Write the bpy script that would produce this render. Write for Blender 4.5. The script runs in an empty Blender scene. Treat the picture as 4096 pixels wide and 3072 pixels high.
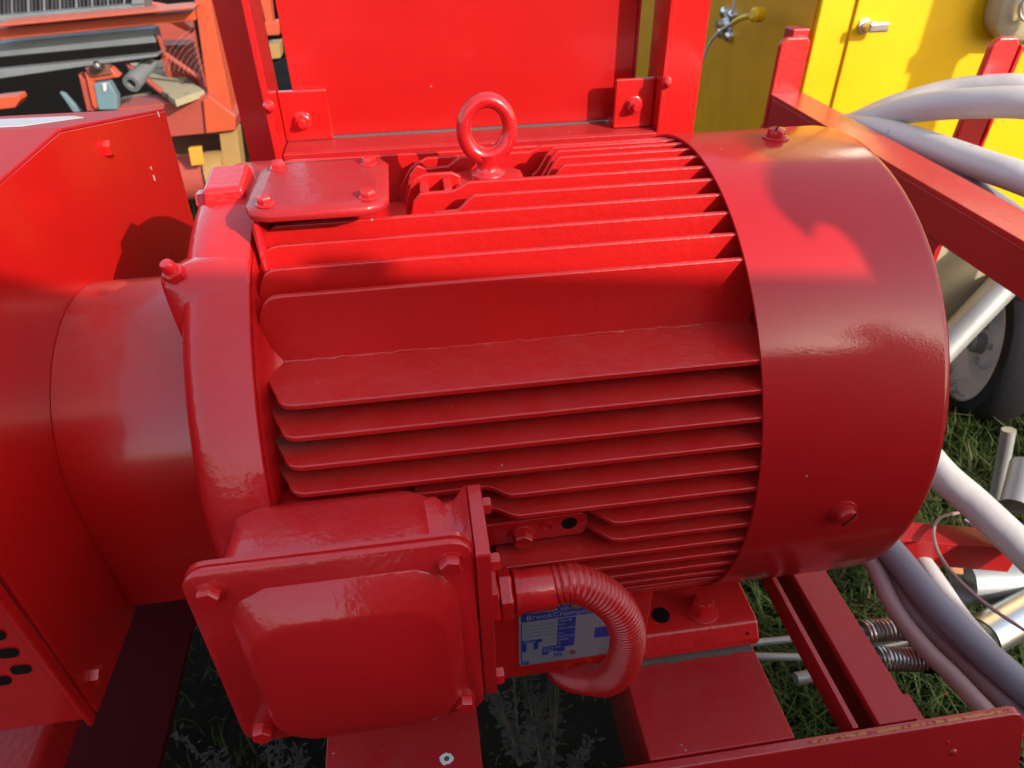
import bpy, bmesh, math, random
from mathutils import Vector, Matrix
random.seed(7)
PI = math.pi
S = bpy.context.scene
COL = S.collection

# ------------------------------------------------------------------ camera
CAM = Vector((0.07129, -0.49263, 0.36288)); YAW, PITCH, ROLL, FPX = 0.132845, 0.639821, -0.017415, 693.3
fw = Vector((math.sin(YAW)*math.cos(PITCH), math.cos(YAW)*math.cos(PITCH), -math.sin(PITCH)))
_r = Vector((math.cos(YAW), -math.sin(YAW), 0)); _u = _r.cross(fw)
RT = _r*math.cos(ROLL) + _u*math.sin(ROLL); UP = -_r*math.sin(ROLL) + _u*math.cos(ROLL)
cd = bpy.data.cameras.new('camera'); cam = bpy.data.objects.new('camera', cd); COL.objects.link(cam)
M3 = Matrix((RT, UP, -fw)).transposed()
cam.matrix_world = Matrix.Translation(CAM) @ M3.to_4x4()
cd.sensor_width = 36; cd.lens = FPX/1024*36; cd.clip_start = 0.01; cd.clip_end = 500
cd.dof.use_dof = True; cd.dof.focus_distance = 0.47; cd.dof.aperture_fstop = 13.0
S.camera = cam
S.render.resolution_x, S.render.resolution_y = 1024, 768

# ------------------------------------------------------------------ sky, sun, exposure
AZ = math.radians(41.0)                               # sun stands to the right of the -y direction
TANEL = 0.75*math.cos(AZ) - 0.117*math.sin(AZ)
EL = math.atan(TANEL)
SUN = Vector((-math.sin(AZ), math.cos(AZ), -TANEL)).normalized()     # direction the light travels
w = bpy.data.worlds.new('World'); S.world = w; w.use_nodes = True
wn = w.node_tree.nodes; wl = w.node_tree.links
sky = wn.new('ShaderNodeTexSky'); sky.sky_type = 'NISHITA'; sky.sun_disc = False
sky.sun_elevation = EL; sky.sun_rotation = PI - AZ; sky.dust_density = 2.2; sky.air_density = 1.0
veil = wn.new('ShaderNodeMix'); veil.data_type = 'RGBA'; veil.blend_type = 'ADD'; veil.inputs['Factor'].default_value = 1.0
veil.inputs['B'].default_value = (1.4, 1.45, 1.55, 1)      # thin even veil of high cloud over the whole sky
wl.new(sky.outputs[0], veil.inputs['A']); wl.new(veil.outputs['Result'], wn['Background'].inputs[0]); wn['Background'].inputs[1].default_value = 0.15
sd = bpy.data.lights.new('sun', 'SUN'); sd.energy = 3.4; sd.angle = math.radians(0.53); sd.color = (1, 0.95, 0.87)
so = bpy.data.objects.new('sun', sd); COL.objects.link(so)
so.rotation_euler = SUN.to_track_quat('-Z', 'Y').to_euler(); so.location = (2, -4, 4)
S.view_settings.view_transform = 'Standard'; S.view_settings.look = 'None'
S.view_settings.exposure = 0.74; S.view_settings.gamma = 1

# ------------------------------------------------------------------ pixel -> point helpers (positions measured once on a known plane)
K = 2.16016
def ray(F):
    return (fw*FPX + RT*(F[0]/K-512) - UP*(F[1]/K-384)).normalized()
def at(F, ax, v):
    d = ray(F); i = 'xyz'.index(ax); return CAM + d*((v-CAM[i])/d[i])
def z1(x, y): return ((x/1.8436)/1.85172, (y/1.8436)/1.85172)
def z3(x, y): return ((2700+x/1.5845)/1.85172, (y/1.5845)/1.85172)
def z4(x, y): return ((3400+x/1.3822)/1.85172, (800+y/1.3822)/1.85172)
def z5(x, y): return ((2900+x/1.4155)/1.85172, (1900+y/1.4155)/1.85172)
def zr(x, y): return ((3500+x/2.2115)/1.85172, (2050+y/2.2115)/1.85172)

# ------------------------------------------------------------------ materials
MATS = {}
def nodes(name):
    m = bpy.data.materials.new(name); m.use_nodes = True
    nt = m.node_tree; return m, nt, nt.nodes['Principled BSDF']
def N(nt, t, **kw):
    n = nt.nodes.new(t)
    for k, v in kw.items():
        if k.startswith('i_'): n.inputs[k[2:].replace('_', ' ')].default_value = v
        else: setattr(n, k, v)
    return n
def paint(name, col, rough=0.3, coat=0.4, bump=0.05, bscale=180, dust=0.0, dustcol=(0.30, 0.22, 0.17), var=0.12, metal=0.0,
          chips=0.0, chipcol=(0.55, 0.45, 0.4), spec=0.5, grime_and_shade=None, chipscale=60, coatr=0.12, specks=0.0, speckcol=(0.45, 0.30, 0.27)):
    m, nt, b = nodes(name); L = nt.links
    tc = N(nt, 'ShaderNodeTexCoord'); geo = N(nt, 'ShaderNodeNewGeometry')
    n1 = N(nt, 'ShaderNodeTexNoise'); n1.inputs['Scale'].default_value = 14; n1.inputs['Detail'].default_value = 6
    L.new(geo.outputs['Position'], n1.inputs['Vector'])
    mx = N(nt, 'ShaderNodeMix', data_type='RGBA')
    mx.inputs['A'].default_value = (*[c*(1-var) for c in col], 1); mx.inputs['B'].default_value = (*[min(1, c*(1+var)) for c in col], 1)
    L.new(n1.outputs['Fac'], mx.inputs['Factor']); out = mx.outputs['Result']
    def over(fac, colr):
        nonlocal out
        q = N(nt, 'ShaderNodeMix', data_type='RGBA'); L.new(fac, q.inputs['Factor']); L.new(out, q.inputs['A']); q.inputs['B'].default_value = (*colr, 1)
        out = q.outputs['Result']
    def mul(a, bv):
        q = N(nt, 'ShaderNodeMath', operation='MULTIPLY'); L.new(a, q.inputs[0])
        if isinstance(bv, (int, float)): q.inputs[1].default_value = bv
        else: L.new(bv, q.inputs[1])
        return q.outputs[0]
    def ramp(a, lo, hi):
        q = N(nt, 'ShaderNodeMapRange'); q.inputs['From Min'].default_value = lo; q.inputs['From Max'].default_value = hi; L.new(a, q.inputs['Value']); return q.outputs[0]
    rsock = None
    if dust > 0:
        sx = N(nt, 'ShaderNodeSeparateXYZ'); L.new(geo.outputs['Normal'], sx.inputs[0])
        n2 = N(nt, 'ShaderNodeTexNoise'); n2.inputs['Scale'].default_value = 45; n2.inputs['Detail'].default_value = 8; n2.inputs['Roughness'].default_value = 0.7
        L.new(geo.outputs['Position'], n2.inputs['Vector'])
        f = mul(mul(ramp(sx.outputs[2], 0.5, 1.0), ramp(n2.outputs['Fac'], 0.3, 0.75)), dust)
        over(f, dustcol)
        rr = N(nt, 'ShaderNodeMath', operation='MULTIPLY_ADD'); L.new(f, rr.inputs[0]); rr.inputs[1].default_value = 0.5; rr.inputs[2].default_value = rough; rsock = rr.outputs[0]
    if grime_and_shade:
        # dust and painted shade at fin bases, then algae settled in drive-end pockets
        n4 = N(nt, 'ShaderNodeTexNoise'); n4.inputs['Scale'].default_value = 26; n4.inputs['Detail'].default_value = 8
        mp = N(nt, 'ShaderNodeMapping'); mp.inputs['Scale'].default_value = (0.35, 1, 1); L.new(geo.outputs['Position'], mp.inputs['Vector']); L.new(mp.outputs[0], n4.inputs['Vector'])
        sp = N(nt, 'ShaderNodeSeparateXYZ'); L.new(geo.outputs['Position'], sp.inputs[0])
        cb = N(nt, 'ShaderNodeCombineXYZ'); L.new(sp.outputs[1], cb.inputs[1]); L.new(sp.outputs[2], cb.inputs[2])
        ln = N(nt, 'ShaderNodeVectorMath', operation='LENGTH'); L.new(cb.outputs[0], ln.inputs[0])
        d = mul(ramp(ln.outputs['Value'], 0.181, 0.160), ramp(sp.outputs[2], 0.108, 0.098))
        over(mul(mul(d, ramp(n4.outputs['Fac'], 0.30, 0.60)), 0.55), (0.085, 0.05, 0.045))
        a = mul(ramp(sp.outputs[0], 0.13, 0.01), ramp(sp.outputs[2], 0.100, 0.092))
        over(mul(mul(a, ramp(ln.outputs['Value'], 0.186, 0.168)), mul(ramp(n4.outputs['Fac'], 0.40, 0.58), 0.8)), grime_and_shade)
    if chips > 0:
        n3 = N(nt, 'ShaderNodeTexNoise'); n3.inputs['Scale'].default_value = chipscale; n3.inputs['Detail'].default_value = 4
        L.new(geo.outputs['Position'], n3.inputs['Vector'])
        over(ramp(n3.outputs['Fac'], 0.80-chips, 0.83-chips), chipcol)
    if specks > 0:      # fine specks of grit and overspray
        vo = N(nt, 'ShaderNodeTexVoronoi'); vo.inputs['Scale'].default_value = 75; L.new(geo.outputs['Position'], vo.inputs['Vector'])
        sc = N(nt, 'ShaderNodeSeparateColor'); L.new(vo.outputs['Color'], sc.inputs[0])
        over(mul(mul(ramp(vo.outputs['Distance'], 0.075, 0.045), ramp(sc.outputs[0], 1-specks, 1-specks+0.01)), 0.75), speckcol)
    L.new(out, b.inputs['Base Color'])
    b.inputs['Roughness'].default_value = rough
    if rsock: L.new(rsock, b.inputs['Roughness'])
    b.inputs['Metallic'].default_value = metal
    b.inputs['Specular IOR Level'].default_value = spec
    b.inputs['Coat Weight'].default_value = coat; b.inputs['Coat Roughness'].default_value = coatr
    if bump > 0:
        nb = N(nt, 'ShaderNodeTexNoise'); nb.inputs['Scale'].default_value = bscale; nb.inputs['Detail'].default_value = 3
        nc = N(nt, 'ShaderNodeTexNoise'); nc.inputs['Scale'].default_value = bscale*0.16; nc.inputs['Detail'].default_value = 2
        ad = N(nt, 'ShaderNodeMath', operation='MULTIPLY_ADD'); ad.inputs[1].default_value = 1.1
        L.new(geo.outputs['Position'], nb.inputs['Vector']); L.new(geo.outputs['Position'], nc.inputs['Vector'])
        L.new(nc.outputs['Fac'], ad.inputs[0]); L.new(nb.outputs['Fac'], ad.inputs[2])
        bp = N(nt, 'ShaderNodeBump'); bp.inputs['Strength'].default_value = 1.0; bp.inputs['Distance'].default_value = bump*0.01
        L.new(ad.outputs[0], bp.inputs['Height']); L.new(bp.outputs[0], b.inputs['Normal']); L.new(bp.outputs[0], b.inputs['Coat Normal'])
    MATS[name] = m; return m
RED = (0.52, 0.0075, 0.007)
paint('red', RED, rough=0.34, bump=0.05, dust=0.22, chips=0.02, specks=0.08)
paint('red_fin', RED, rough=0.36, bump=0.04, dust=0.10, chips=0.05, chipscale=90, chipcol=(0.16, 0.09, 0.08), grime_and_shade=(0.075, 0.10, 0.07), specks=0.1)
paint('red_cast', (0.54, 0.008, 0.010), rough=0.36, spec=0.3, coat=0.8, bump=0.03, bscale=210, dust=0.08, chips=0.03, specks=0.1)
paint('red_cowl', (0.42, 0.006, 0.008), rough=0.45, spec=0.15, coat=0.65, coatr=0.09, bump=0.006, bscale=700, dust=0.0, specks=0.05)
paint('red_dusty', (0.40, 0.009, 0.011), rough=0.42, spec=0.3, coat=0.3, bump=0.03, dust=0.16, dustcol=(0.20, 0.12, 0.10), specks=0.2)
paint('panel_red', (0.43, 0.0065, 0.006), rough=0.3, coat=0.6, bump=0.012, bscale=60, chips=0.02, specks=0.05)
paint('red_sheet', (0.50, 0.007, 0.006), rough=0.3, coat=0.7, bump=0.01, bscale=120, dust=0.3, chips=0.03, specks=0.07)
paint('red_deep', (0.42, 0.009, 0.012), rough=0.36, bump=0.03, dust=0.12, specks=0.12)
paint('red_matte', (0.40, 0.010, 0.012), rough=0.55, coat=0.0, spec=0.25, bump=0.03, dust=0.18, dustcol=(0.22, 0.12, 0.10), specks=0.25)
paint('red_shaded', (0.07, 0.005, 0.006), rough=0.7, coat=0, bump=0.03, spec=0.05)  # deck plate red with the deep shade under the guard put into it
paint('orange', (0.47, 0.066, 0.020), rough=0.55, coat=0.1, bump=0.05, bscale=80, dust=0.3, chips=0.10, chipcol=(0.20, 0.08, 0.05), chipscale=16)
paint('orange_rust', (0.33, 0.05, 0.03), rough=0.65, coat=0.0, bump=0.1, bscale=60, chips=0.16, chipcol=(0.12, 0.05, 0.035), chipscale=14)
paint('rust', (0.14, 0.05, 0.03), rough=0.8, coat=0, bump=0.1, bscale=60, var=0.4)
paint('yellow', (0.70, 0.42, 0.003), rough=0.38, coat=0.15, spec=0.3, bump=0.015, bscale=60)
paint('yellow_shaded', (0.60, 0.27, 0.004), rough=0.42, coat=0.15, spec=0.3, bump=0.02, bscale=40, var=0.2)  # browner yellow that paints in the shade on the cabinet side
paint('ochre', (0.33, 0.19, 0.06), rough=0.6, coat=0, bump=0.05)
paint('galv', (0.19, 0.20, 0.20), rough=0.55, coat=0, bump=0.05, bscale=40, var=0.25, metal=0.3, chips=0.12, chipcol=(0.22, 0.15, 0.09), chipscale=18)
paint('black', (0.007, 0.006, 0.006), rough=0.55, coat=0, bump=0.03, spec=0.08)
paint('teal', (0.12, 0.19, 0.21), rough=0.5, coat=0.1, bump=0.03)
paint('steel', (0.62, 0.62, 0.60), rough=0.3, coat=0, bump=0.02, metal=1.0)
paint('zinc', (0.34, 0.34, 0.325), rough=0.45, coat=0, bump=0.04, bscale=70, metal=0.45, var=0.25, chips=0.08, chipcol=(0.2, 0.17, 0.13), chipscale=30)
paint('hose_white', (0.56, 0.50, 0.47), rough=0.5, coat=0.1, bump=0.05, bscale=60, chips=0.13, chipcol=(0.44, 0.36, 0.34), chipscale=40)
paint('hose_lilac', (0.22, 0.20, 0.235), rough=0.5, coat=0.1, bump=0.05, bscale=60, chips=0.12, chipcol=(0.27, 0.25, 0.27), chipscale=22)
paint('hose_pink', (0.34, 0.20, 0.19), rough=0.5, coat=0.1, bump=0.05, bscale=60, chips=0.10, chipcol=(0.4, 0.27, 0.24), chipscale=22)
paint('tyre', (0.018, 0.018, 0.02), spec=0.15, rough=0.75, coat=0, bump=0.08)
paint('rim', (0.40, 0.40, 0.43), rough=0.4, coat=0.1, bump=0.02)
paint('beige', (0.38, 0.32, 0.20), rough=0.5, coat=0.1, bump=0.02, var=0.2)
paint('amber', (0.62, 0.28, 0.03), rough=0.5, coat=0, bump=0.02)
paint('gunmetal', (0.05, 0.05, 0.055), rough=0.6, coat=0, bump=0.05, metal=0.2)
paint('sand', (0.32, 0.27, 0.16), rough=0.95, coat=0, bump=0.3, bscale=120, chips=0.2, chipcol=(0.12, 0.09, 0.05), chipscale=10)
paint('label_white', (0.50, 0.47, 0.46), rough=0.5, coat=0, bump=0.0)
paint('plate_alu', (0.27, 0.25, 0.28), rough=0.45, coat=0, bump=0.02, bscale=300, metal=0.3, var=0.2)
paint('plate_ink', (0.26, 0.24, 0.29), rough=0.5, coat=0, bump=0)
paint('plate_blue', (0.02, 0.03, 0.20), rough=0.4, coat=0.1, bump=0.0)
paint('worn_edge', (0.42, 0.17, 0.03), rough=0.6, coat=0, bump=0.05, var=0.5, chips=0.27, chipcol=(0.34, 0.015, 0.015), chipscale=260)
paint('dropping', (0.75, 0.75, 0.72), rough=0.8, coat=0, bump=0.1)
paint('dark_hole', (0.01, 0.008, 0.008), rough=0.7, coat=0, bump=0, spec=0.08)
paint('silt', (0.13, 0.10, 0.085), rough=0.95, coat=0, bump=0.1, spec=0.08)
paint('blocker_grey', (0.02, 0.022, 0.024), rough=0.5, coat=0, bump=0.02, spec=0.08)
paint('leaf_brown', (0.32, 0.13, 0.035), rough=0.7, coat=0, bump=0.1)
paint('wormwood', (0.075, 0.077, 0.066), rough=0.8, coat=0, bump=0, spec=0.08)
paint('wood_stem', (0.12, 0.09, 0.06), rough=0.8, coat=0, bump=0, spec=0.08)
paint('web', (0.75, 0.75, 0.75), rough=0.4, coat=0, bump=0)
paint('grass', (0.042, 0.062, 0.016), rough=0.6, coat=0, bump=0, var=0.6, spec=0.08)
paint('straw', (0.16, 0.13, 0.06), rough=0.8, coat=0, bump=0, var=0.4, spec=0.1)
paint('soil', (0.013, 0.011, 0.008), rough=0.95, coat=0, bump=0.6, bscale=50, var=0.5, spec=0.08)  # kept near black to stand in for the shade under the skid
paint('blocker_glass', (0.5, 0.5, 0.5), rough=0.1, coat=0.2, bump=0)

# ------------------------------------------------------------------ mesh helpers
ORG = {}
def thing(name, loc, label, cat, group=None):
    o = bpy.data.objects.new(name, None); COL.objects.link(o); o.location = loc; o.empty_display_size = 0.05
    o['label'] = label; o['category'] = cat
    if group: o['group'] = group
    ORG[o.name] = Vector(loc); return o
def obj(name, bm, mat, parent=None, bevel=0.0, seg=2, ang=40, smooth=True, origin=None, label=None):
    org = ORG[parent.name] if parent else Vector(origin or (0, 0, 0))
    bmesh.ops.remove_doubles(bm, verts=bm.verts, dist=1e-6)
    bmesh.ops.recalc_face_normals(bm, faces=bm.faces)
    for e in bm.edges:
        if len(e.link_faces) == 2 and e.calc_face_angle(0) > math.radians(ang): e.smooth = False
    for f in bm.faces: f.smooth = smooth
    for v in bm.verts: v.co -= org
    me = bpy.data.meshes.new(name); bm.to_mesh(me); bm.free()
    me.materials.append(MATS[mat])
    o = bpy.data.objects.new(name, me); COL.objects.link(o)
    if parent: o.parent = parent
    else: o.location = org
    ORG[o.name] = org
    if bevel > 0:
        b = o.modifiers.new('bevel', 'BEVEL'); b.width = bevel; b.segments = seg; b.limit_method = 'ANGLE'; b.angle_limit = math.radians(35); b.harden_normals = True
    if label: o['label'] = label
    return o
def tag(o, label, cat, group=None):
    o['label'] = label; o['category'] = cat
    if group: o['group'] = group
    return o
def NB(): return bmesh.new()
def box(bm, x0, x1, y0, y1, z0, z1_):
    vs = [bm.verts.new((x, y, z)) for x in (x0, x1) for y in (y0, y1) for z in (z0, z1_)]
    for f in ((0, 1, 3, 2), (4, 6, 7, 5), (0, 4, 5, 1), (2, 3, 7, 6), (0, 2, 6, 4), (1, 5, 7, 3)): bm.faces.new([vs[i] for i in f])
    return bm
def hexa(bm, p):          # 8 corner points: bottom loop 0-3, top loop 4-7
    vs = [bm.verts.new(q) for q in p]
    for f in ((0, 3, 2, 1), (4, 5, 6, 7), (0, 1, 5, 4), (1, 2, 6, 5), (2, 3, 7, 6), (3, 0, 4, 7)): bm.faces.new([vs[i] for i in f])
    return bm
def prism(bm, pts, d):    # polygon of 3D points pushed along vector d
    d = Vector(d); a = [bm.verts.new(p) for p in pts]; b = [bm.verts.new(Vector(p)+d) for p in pts]
    n = len(pts); bm.faces.new(a); bm.faces.new(b[::-1])
    for i in range(n): bm.faces.new((a[i], b[i], b[(i+1) % n], a[(i+1) % n]))
    return bm
def frame_of(d):
    d = Vector(d).normalized(); t = Vector((0, 0, 1)) if abs(d.z) < 0.9 else Vector((1, 0, 0))
    a = d.cross(t).normalized(); return a, d.cross(a).normalized(), d
def lathe(bm, c, axis, prof, n=32, cap=True, a0=0.0, a1=2*PI):   # prof: (distance along the axis, radius)
    A, B, D = frame_of(axis); c = Vector(c); full = abs(a1-a0-2*PI) < 1e-6
    m = n if full else n+1; rings = []
    for h, r in prof:
        rings.append([bm.verts.new(c + D*h + (A*math.cos(a0+(a1-a0)*i/n) + B*math.sin(a0+(a1-a0)*i/n))*max(r, 1e-5)) for i in range(m)])
    for k in range(len(prof)-1):
        for i in range(n):
            j = (i+1) % m; bm.faces.new((rings[k][i], rings[k][j], rings[k+1][j], rings[k+1][i]))
    if cap and full:
        bm.faces.new(rings[0][::-1]); bm.faces.new(rings[-1])
    return bm
def spline(pts, n=60):    # Catmull-Rom through the points
    P = [Vector(p) for p in pts]; P = [2*P[0]-P[1]] + P + [2*P[-1]-P[-2]]; out = []
    segs = len(P)-3
    for i in range(n+1):
        t = i/n*segs; k = min(int(t), segs-1); t -= k; a, b, c, d = P[k:k+4]
        out.append(0.5*((2*b)+(c-a)*t+(2*a-5*b+4*c-d)*t*t+(3*b-a-3*c+d)*t**3))
    return out
def tube(bm, path, r, n=12, cap=True):
    rings = []; prev = None
    for i, p in enumerate(path):
        d = (path[min(i+1, len(path)-1)] - path[max(i-1, 0)]).normalized()
        if prev is None: a, b, _ = frame_of(d)
        else:
            a = (prev - d*prev.dot(d)).normalized(); b = d.cross(a)
        prev = a; rr = r(i/(len(path)-1)) if callable(r) else r
        rings.append([bm.verts.new(p + (a*math.cos(2*PI*k/n)+b*math.sin(2*PI*k/n))*rr) for k in range(n)])
    for i in range(len(rings)-1):
        for k in range(n):
            bm.faces.new((rings[i][k], rings[i][(k+1) % n], rings[i+1][(k+1) % n], rings[i+1][k]))
    if cap: bm.faces.new(rings[0][::-1]); bm.faces.new(rings[-1])
    return bm
def rod(bm, a, b, r, n=16): return tube(bm, [Vector(a), Vector(b)], r, n)
def hexhead(bm, c, axis, r, h, washer=0.0, wh=0.0015, rot=0.0):
    A, B, D = frame_of(axis); c = Vector(c)
    if washer: lathe(bm, c, axis, [(0, washer), (wh*0.8, washer), (wh, washer*0.95)], 24); c = c + D*wh
    prof = [(0, 1.0), (h*0.8, 1.0), (h, 0.86)]; rings = []
    for hh, k in prof: rings.append([bm.verts.new(c+D*hh+(A*math.cos(rot+PI/3*i)+B*math.sin(rot+PI/3*i))*r*k) for i in range(6)])
    for k in range(2):
        for i in range(6): bm.faces.new((rings[k][i], rings[k][(i+1) % 6], rings[k+1][(i+1) % 6], rings[k+1][i]))
    bm.faces.new(rings[0][::-1]); bm.faces.new(rings[-1]); return bm
def rrect(w, h, r, n=5):
    out = []
    for cx, cy, a in ((w/2-r, h/2-r, 0), (-w/2+r, h/2-r, PI/2), (-w/2+r, -h/2+r, PI), (w/2-r, -h/2+r, 1.5*PI)):
        for i in range(n+1): out.append((cx+r*math.cos(a+PI/2*i/n), cy+r*math.sin(a+PI/2*i/n)))
    return out
def loft(bm, loops, cap0=True, cap1=True):
    R = [[bm.verts.new(p) for p in l] for l in loops]; n = len(R[0])
    for k in range(len(R)-1):
        for i in range(n): bm.faces.new((R[k][i], R[k][(i+1) % n], R[k+1][(i+1) % n], R[k+1][i]))
    if cap0: bm.faces.new(R[0][::-1])
    if cap1: bm.faces.new(R[-1])
    return bm
def text(name, s, size, o, xd, yd, mat, parent, ext=0.0003, align='LEFT'):
    c = bpy.data.curves.new(name, 'FONT'); c.body = s; c.size = size; c.extrude = ext; c.align_x = align; c.resolution_u = 2
    t = bpy.data.objects.new(name, c); COL.objects.link(t)
    dg = bpy.context.evaluated_depsgraph_get(); me = bpy.data.meshes.new_from_object(t.evaluated_get(dg))
    bpy.data.objects.remove(t); bpy.data.curves.remove(c)
    xd = Vector(xd).normalized(); yd = Vector(yd).normalized(); zd = xd.cross(yd); org = ORG[parent.name]
    me.transform(Matrix.Translation(Vector(o)-org) @ Matrix((xd, yd, zd)).transposed().to_4x4())
    me.materials.clear(); me.materials.append(MATS[mat])
    q = bpy.data.objects.new(name, me); COL.objects.link(q); q.parent = parent; ORG[q.name] = org; return q
def struct(o): o['kind'] = 'structure'; return o

GZ = -0.70
# ------------------------------------------------------------------ ground
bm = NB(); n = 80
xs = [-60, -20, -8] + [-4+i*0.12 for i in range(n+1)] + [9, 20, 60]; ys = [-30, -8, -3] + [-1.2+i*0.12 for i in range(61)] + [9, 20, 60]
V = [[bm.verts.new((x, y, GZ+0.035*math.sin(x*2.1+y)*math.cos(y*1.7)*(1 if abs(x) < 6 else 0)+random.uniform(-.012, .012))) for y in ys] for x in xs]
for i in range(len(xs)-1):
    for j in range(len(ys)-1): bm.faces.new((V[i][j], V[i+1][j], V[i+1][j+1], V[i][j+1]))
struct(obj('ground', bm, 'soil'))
# grass blades: one mass
bm = NB()
def blades(cnt, x0, x1, y0, y1, h0, h1):
    for _ in range(cnt):
        x, y = random.uniform(x0, x1), random.uniform(y0, y1); h = random.uniform(h0, h1); a = random.uniform(0, 2*PI); l = random.uniform(0.2, 1.1)*h
        wv = Vector((math.cos(a+PI/2), math.sin(a+PI/2), 0))*random.uniform(0.0007, 0.0016)*(1+h*4); d = Vector((math.cos(a), math.sin(a), 0))
        p = Vector((x, y, GZ-0.01)); q = p+d*l*0.35+Vector((0, 0, h*0.65)); t = p+d*l+Vector((0, 0, h*random.uniform(0.75, 1)))
        A = [bm.verts.new(p-wv), bm.verts.new(p+wv), bm.verts.new(q+wv*0.8), bm.verts.new(q-wv*0.8), bm.verts.new(t)]
        bm.faces.new((A[0], A[1], A[2], A[3])); bm.faces.new((A[3], A[2], A[4]))
blades(2500, -0.6, 0.42, -0.35, 0.7, 0.015, 0.05); blades(15000, 0.42, 1.0, -0.35, 0.7, 0.03, 0.13)
blades(40000, 0.6, 2.4, -0.2, 1.6, 0.03, 0.12)
blades(14000, -2.4, 0.4, 0.8, 3.6, 0.04, 0.14)
gb = bm; bm = NB()
blades(700, 0.42, 1.0, -0.35, 0.7, 0.04, 0.12); blades(2200, 0.6, 2.4, -0.2, 1.6, 0.04, 0.13); blades(1500, -2.4, 0.4, 0.8, 3.6, 0.05, 0.16)
dg_ = obj('dry_grass', bm, 'straw', smooth=False); dg_['kind'] = 'stuff'; dg_['label'] = 'scattered dry straw stalks in the grass'; dg_['category'] = 'grass'
bm = gb
g = obj('grass', bm, 'grass', smooth=False); g['kind'] = 'stuff'; g['label'] = 'short green grass and weeds under the machines'; g['category'] = 'grass'

# ------------------------------------------------------------------ skid frame under the motor
sk = thing('skid_frame', (0.1, -0.05, GZ), 'red welded steel skid frame with plates and channels carrying the motor', 'skid frame')
ZT = -0.202
def plate_channel(name, x0, x1, y0, y1, zt, mat='red_dusty'):
    b = NB(); box(b, x0, x1, y0, y1, zt-0.008, zt); return obj(name, b, mat, sk, bevel=0.0015)
def web(x, y0, y1, zt, h=0.09, t=0.008):
    b = NB(); box(b, x, x+t, y0, y1, zt-0.008-h, zt-0.0085); return obj('web', b, 'red_deep', sk)
ZP = ZT-0.0035
plate_channel('cross_member', 0.2095, 0.331, -0.2475, 0.2195, ZP); web(0.2105, -0.247, 0.219, ZP); web(0.322, -0.247, 0.219, ZP)
plate_channel('cross_member', -0.046, 0.0775, -0.2475, 0.2195, ZP); web(-0.045, -0.247, 0.219, ZP); web(0.0685, -0.247, 0.219, ZP)
b = NB(); pts = [(0.2255+i*0.0045, -0.1665-random.uniform(0.0012, 0.0035), ZP+0.0002) for i in range(24)]
prism(b, [(0.2255, -0.160, ZP+0.0002)]+pts+[(0.329, -0.160, ZP+0.0002)], (0, 0, 0.0009)); obj('silt_line', b, 'silt', sk)
b = NB(); box(b, 0.229, 0.3305, -0.158, -0.04, ZP+0.0012, ZT-0.0002); obj('packing_shim', b, 'silt', sk)
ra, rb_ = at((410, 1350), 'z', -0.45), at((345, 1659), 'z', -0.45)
b = NB(); prism(b, [(-0.62, 0.40, -0.45), (ra.x, 0.40, -0.45), (rb_.x, -0.20, -0.45), (-0.62, -0.20, -0.45)], (0, 0, -0.008)); obj('deck_plate', b, 'red_shaded', sk)
# open channel right of the motor: broad flange, dark gap, narrow flange
b = NB(); box(b, 0.404, 0.4385, -0.2475, 0.40, -0.2145, -0.2065); obj('channel_flange', b, 'red_dusty', sk, bevel=0.001)
b = NB(); box(b, 0.430, 0.438, -0.247, 0.40, -0.31, -0.2148); obj('channel_web', b, 'red_deep', sk)
b = NB(); box(b, 0.3815, 0.3860, -0.247, 0.40, -0.2310, -0.2065); obj('channel_flange', b, 'red_deep', sk)
# front rail: angle iron with a worn upper edge
RY, RZ, RX = -0.2560, -0.2065, 0.5305
pts = [(-0.62, RY, RZ), (RX-0.012, RY, RZ)] + [(RX-0.012+0.012*math.sin(a), RY-0.409*(0.012-0.012*math.cos(a)), RZ-0.012+0.012*math.cos(a)) for a in (0.5, 1.0, PI/2)] + [(RX, RY-0.045, RZ-0.11), (-0.62, RY-0.045, RZ-0.11)]
b = NB(); prism(b, pts, (0, 0.008, 0)); obj('front_rail', b, 'red_deep', sk, bevel=0.0015)
b = NB(); box(b, 0.34, RX-0.013, RY+0.0022, RY+0.0048, RZ-0.0006, RZ+0.0002); obj('worn_edge', b, 'worn_edge', sk, label='front rail edge with paint worn to ochre primer')
b = NB(); box(b, -0.6, 0.50, 0.22, 0.228, -0.36, -0.26); obj('rear_rail', b, 'red_deep', sk)
# weld bead and drip marks on the rail
for (px, py, r) in ((1235, 1470, 0.0012), (1248, 1500, 0.0035), (1300, 1320, 0.0012), (680, 1590, 0.001)):
    q = at(z5(px, py), 'y', RY-0.0005); b = NB(); lathe(b, (q.x, RY-0.0002+(q.z-RZ)*0.409, q.z), (0, -1, 0.41), [(0, r), (0.0008, r*0.8), (0.0012, r*0.2)], 10); obj('paint_drip', b, 'red_deep', sk)
# bird dropping on the left cross member
q = at((965, 1640), 'z', ZP); b = NB()
lp = [(q.x+(0.0052+random.uniform(-.0010, .0010))*math.cos(a*PI/8), q.y+(0.0046+random.uniform(-.0009, .0009))*math.sin(a*PI/8), ZP+0.0002) for a in range(16)]
prism(b, lp, (0, 0, 0.0006)); obj('paint_splash', b, 'dropping', sk, label='white bird dropping on the cross member')
b = NB(); lathe(b, (q.x, q.y, ZP+0.0008), (0, 0, 1), [(0, 0.0022), (0.0009, 0.0014), (0.001, 0)], 8); obj('dark_seed', b, 'silt', sk)
# lower plate left under the guard
b = NB(); box(b, -0.42, -0.272, -0.40, -0.12, ZT-0.044, ZT+0.002); obj('guard_mount', b, 'red_dusty', sk, bevel=0.006)
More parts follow.
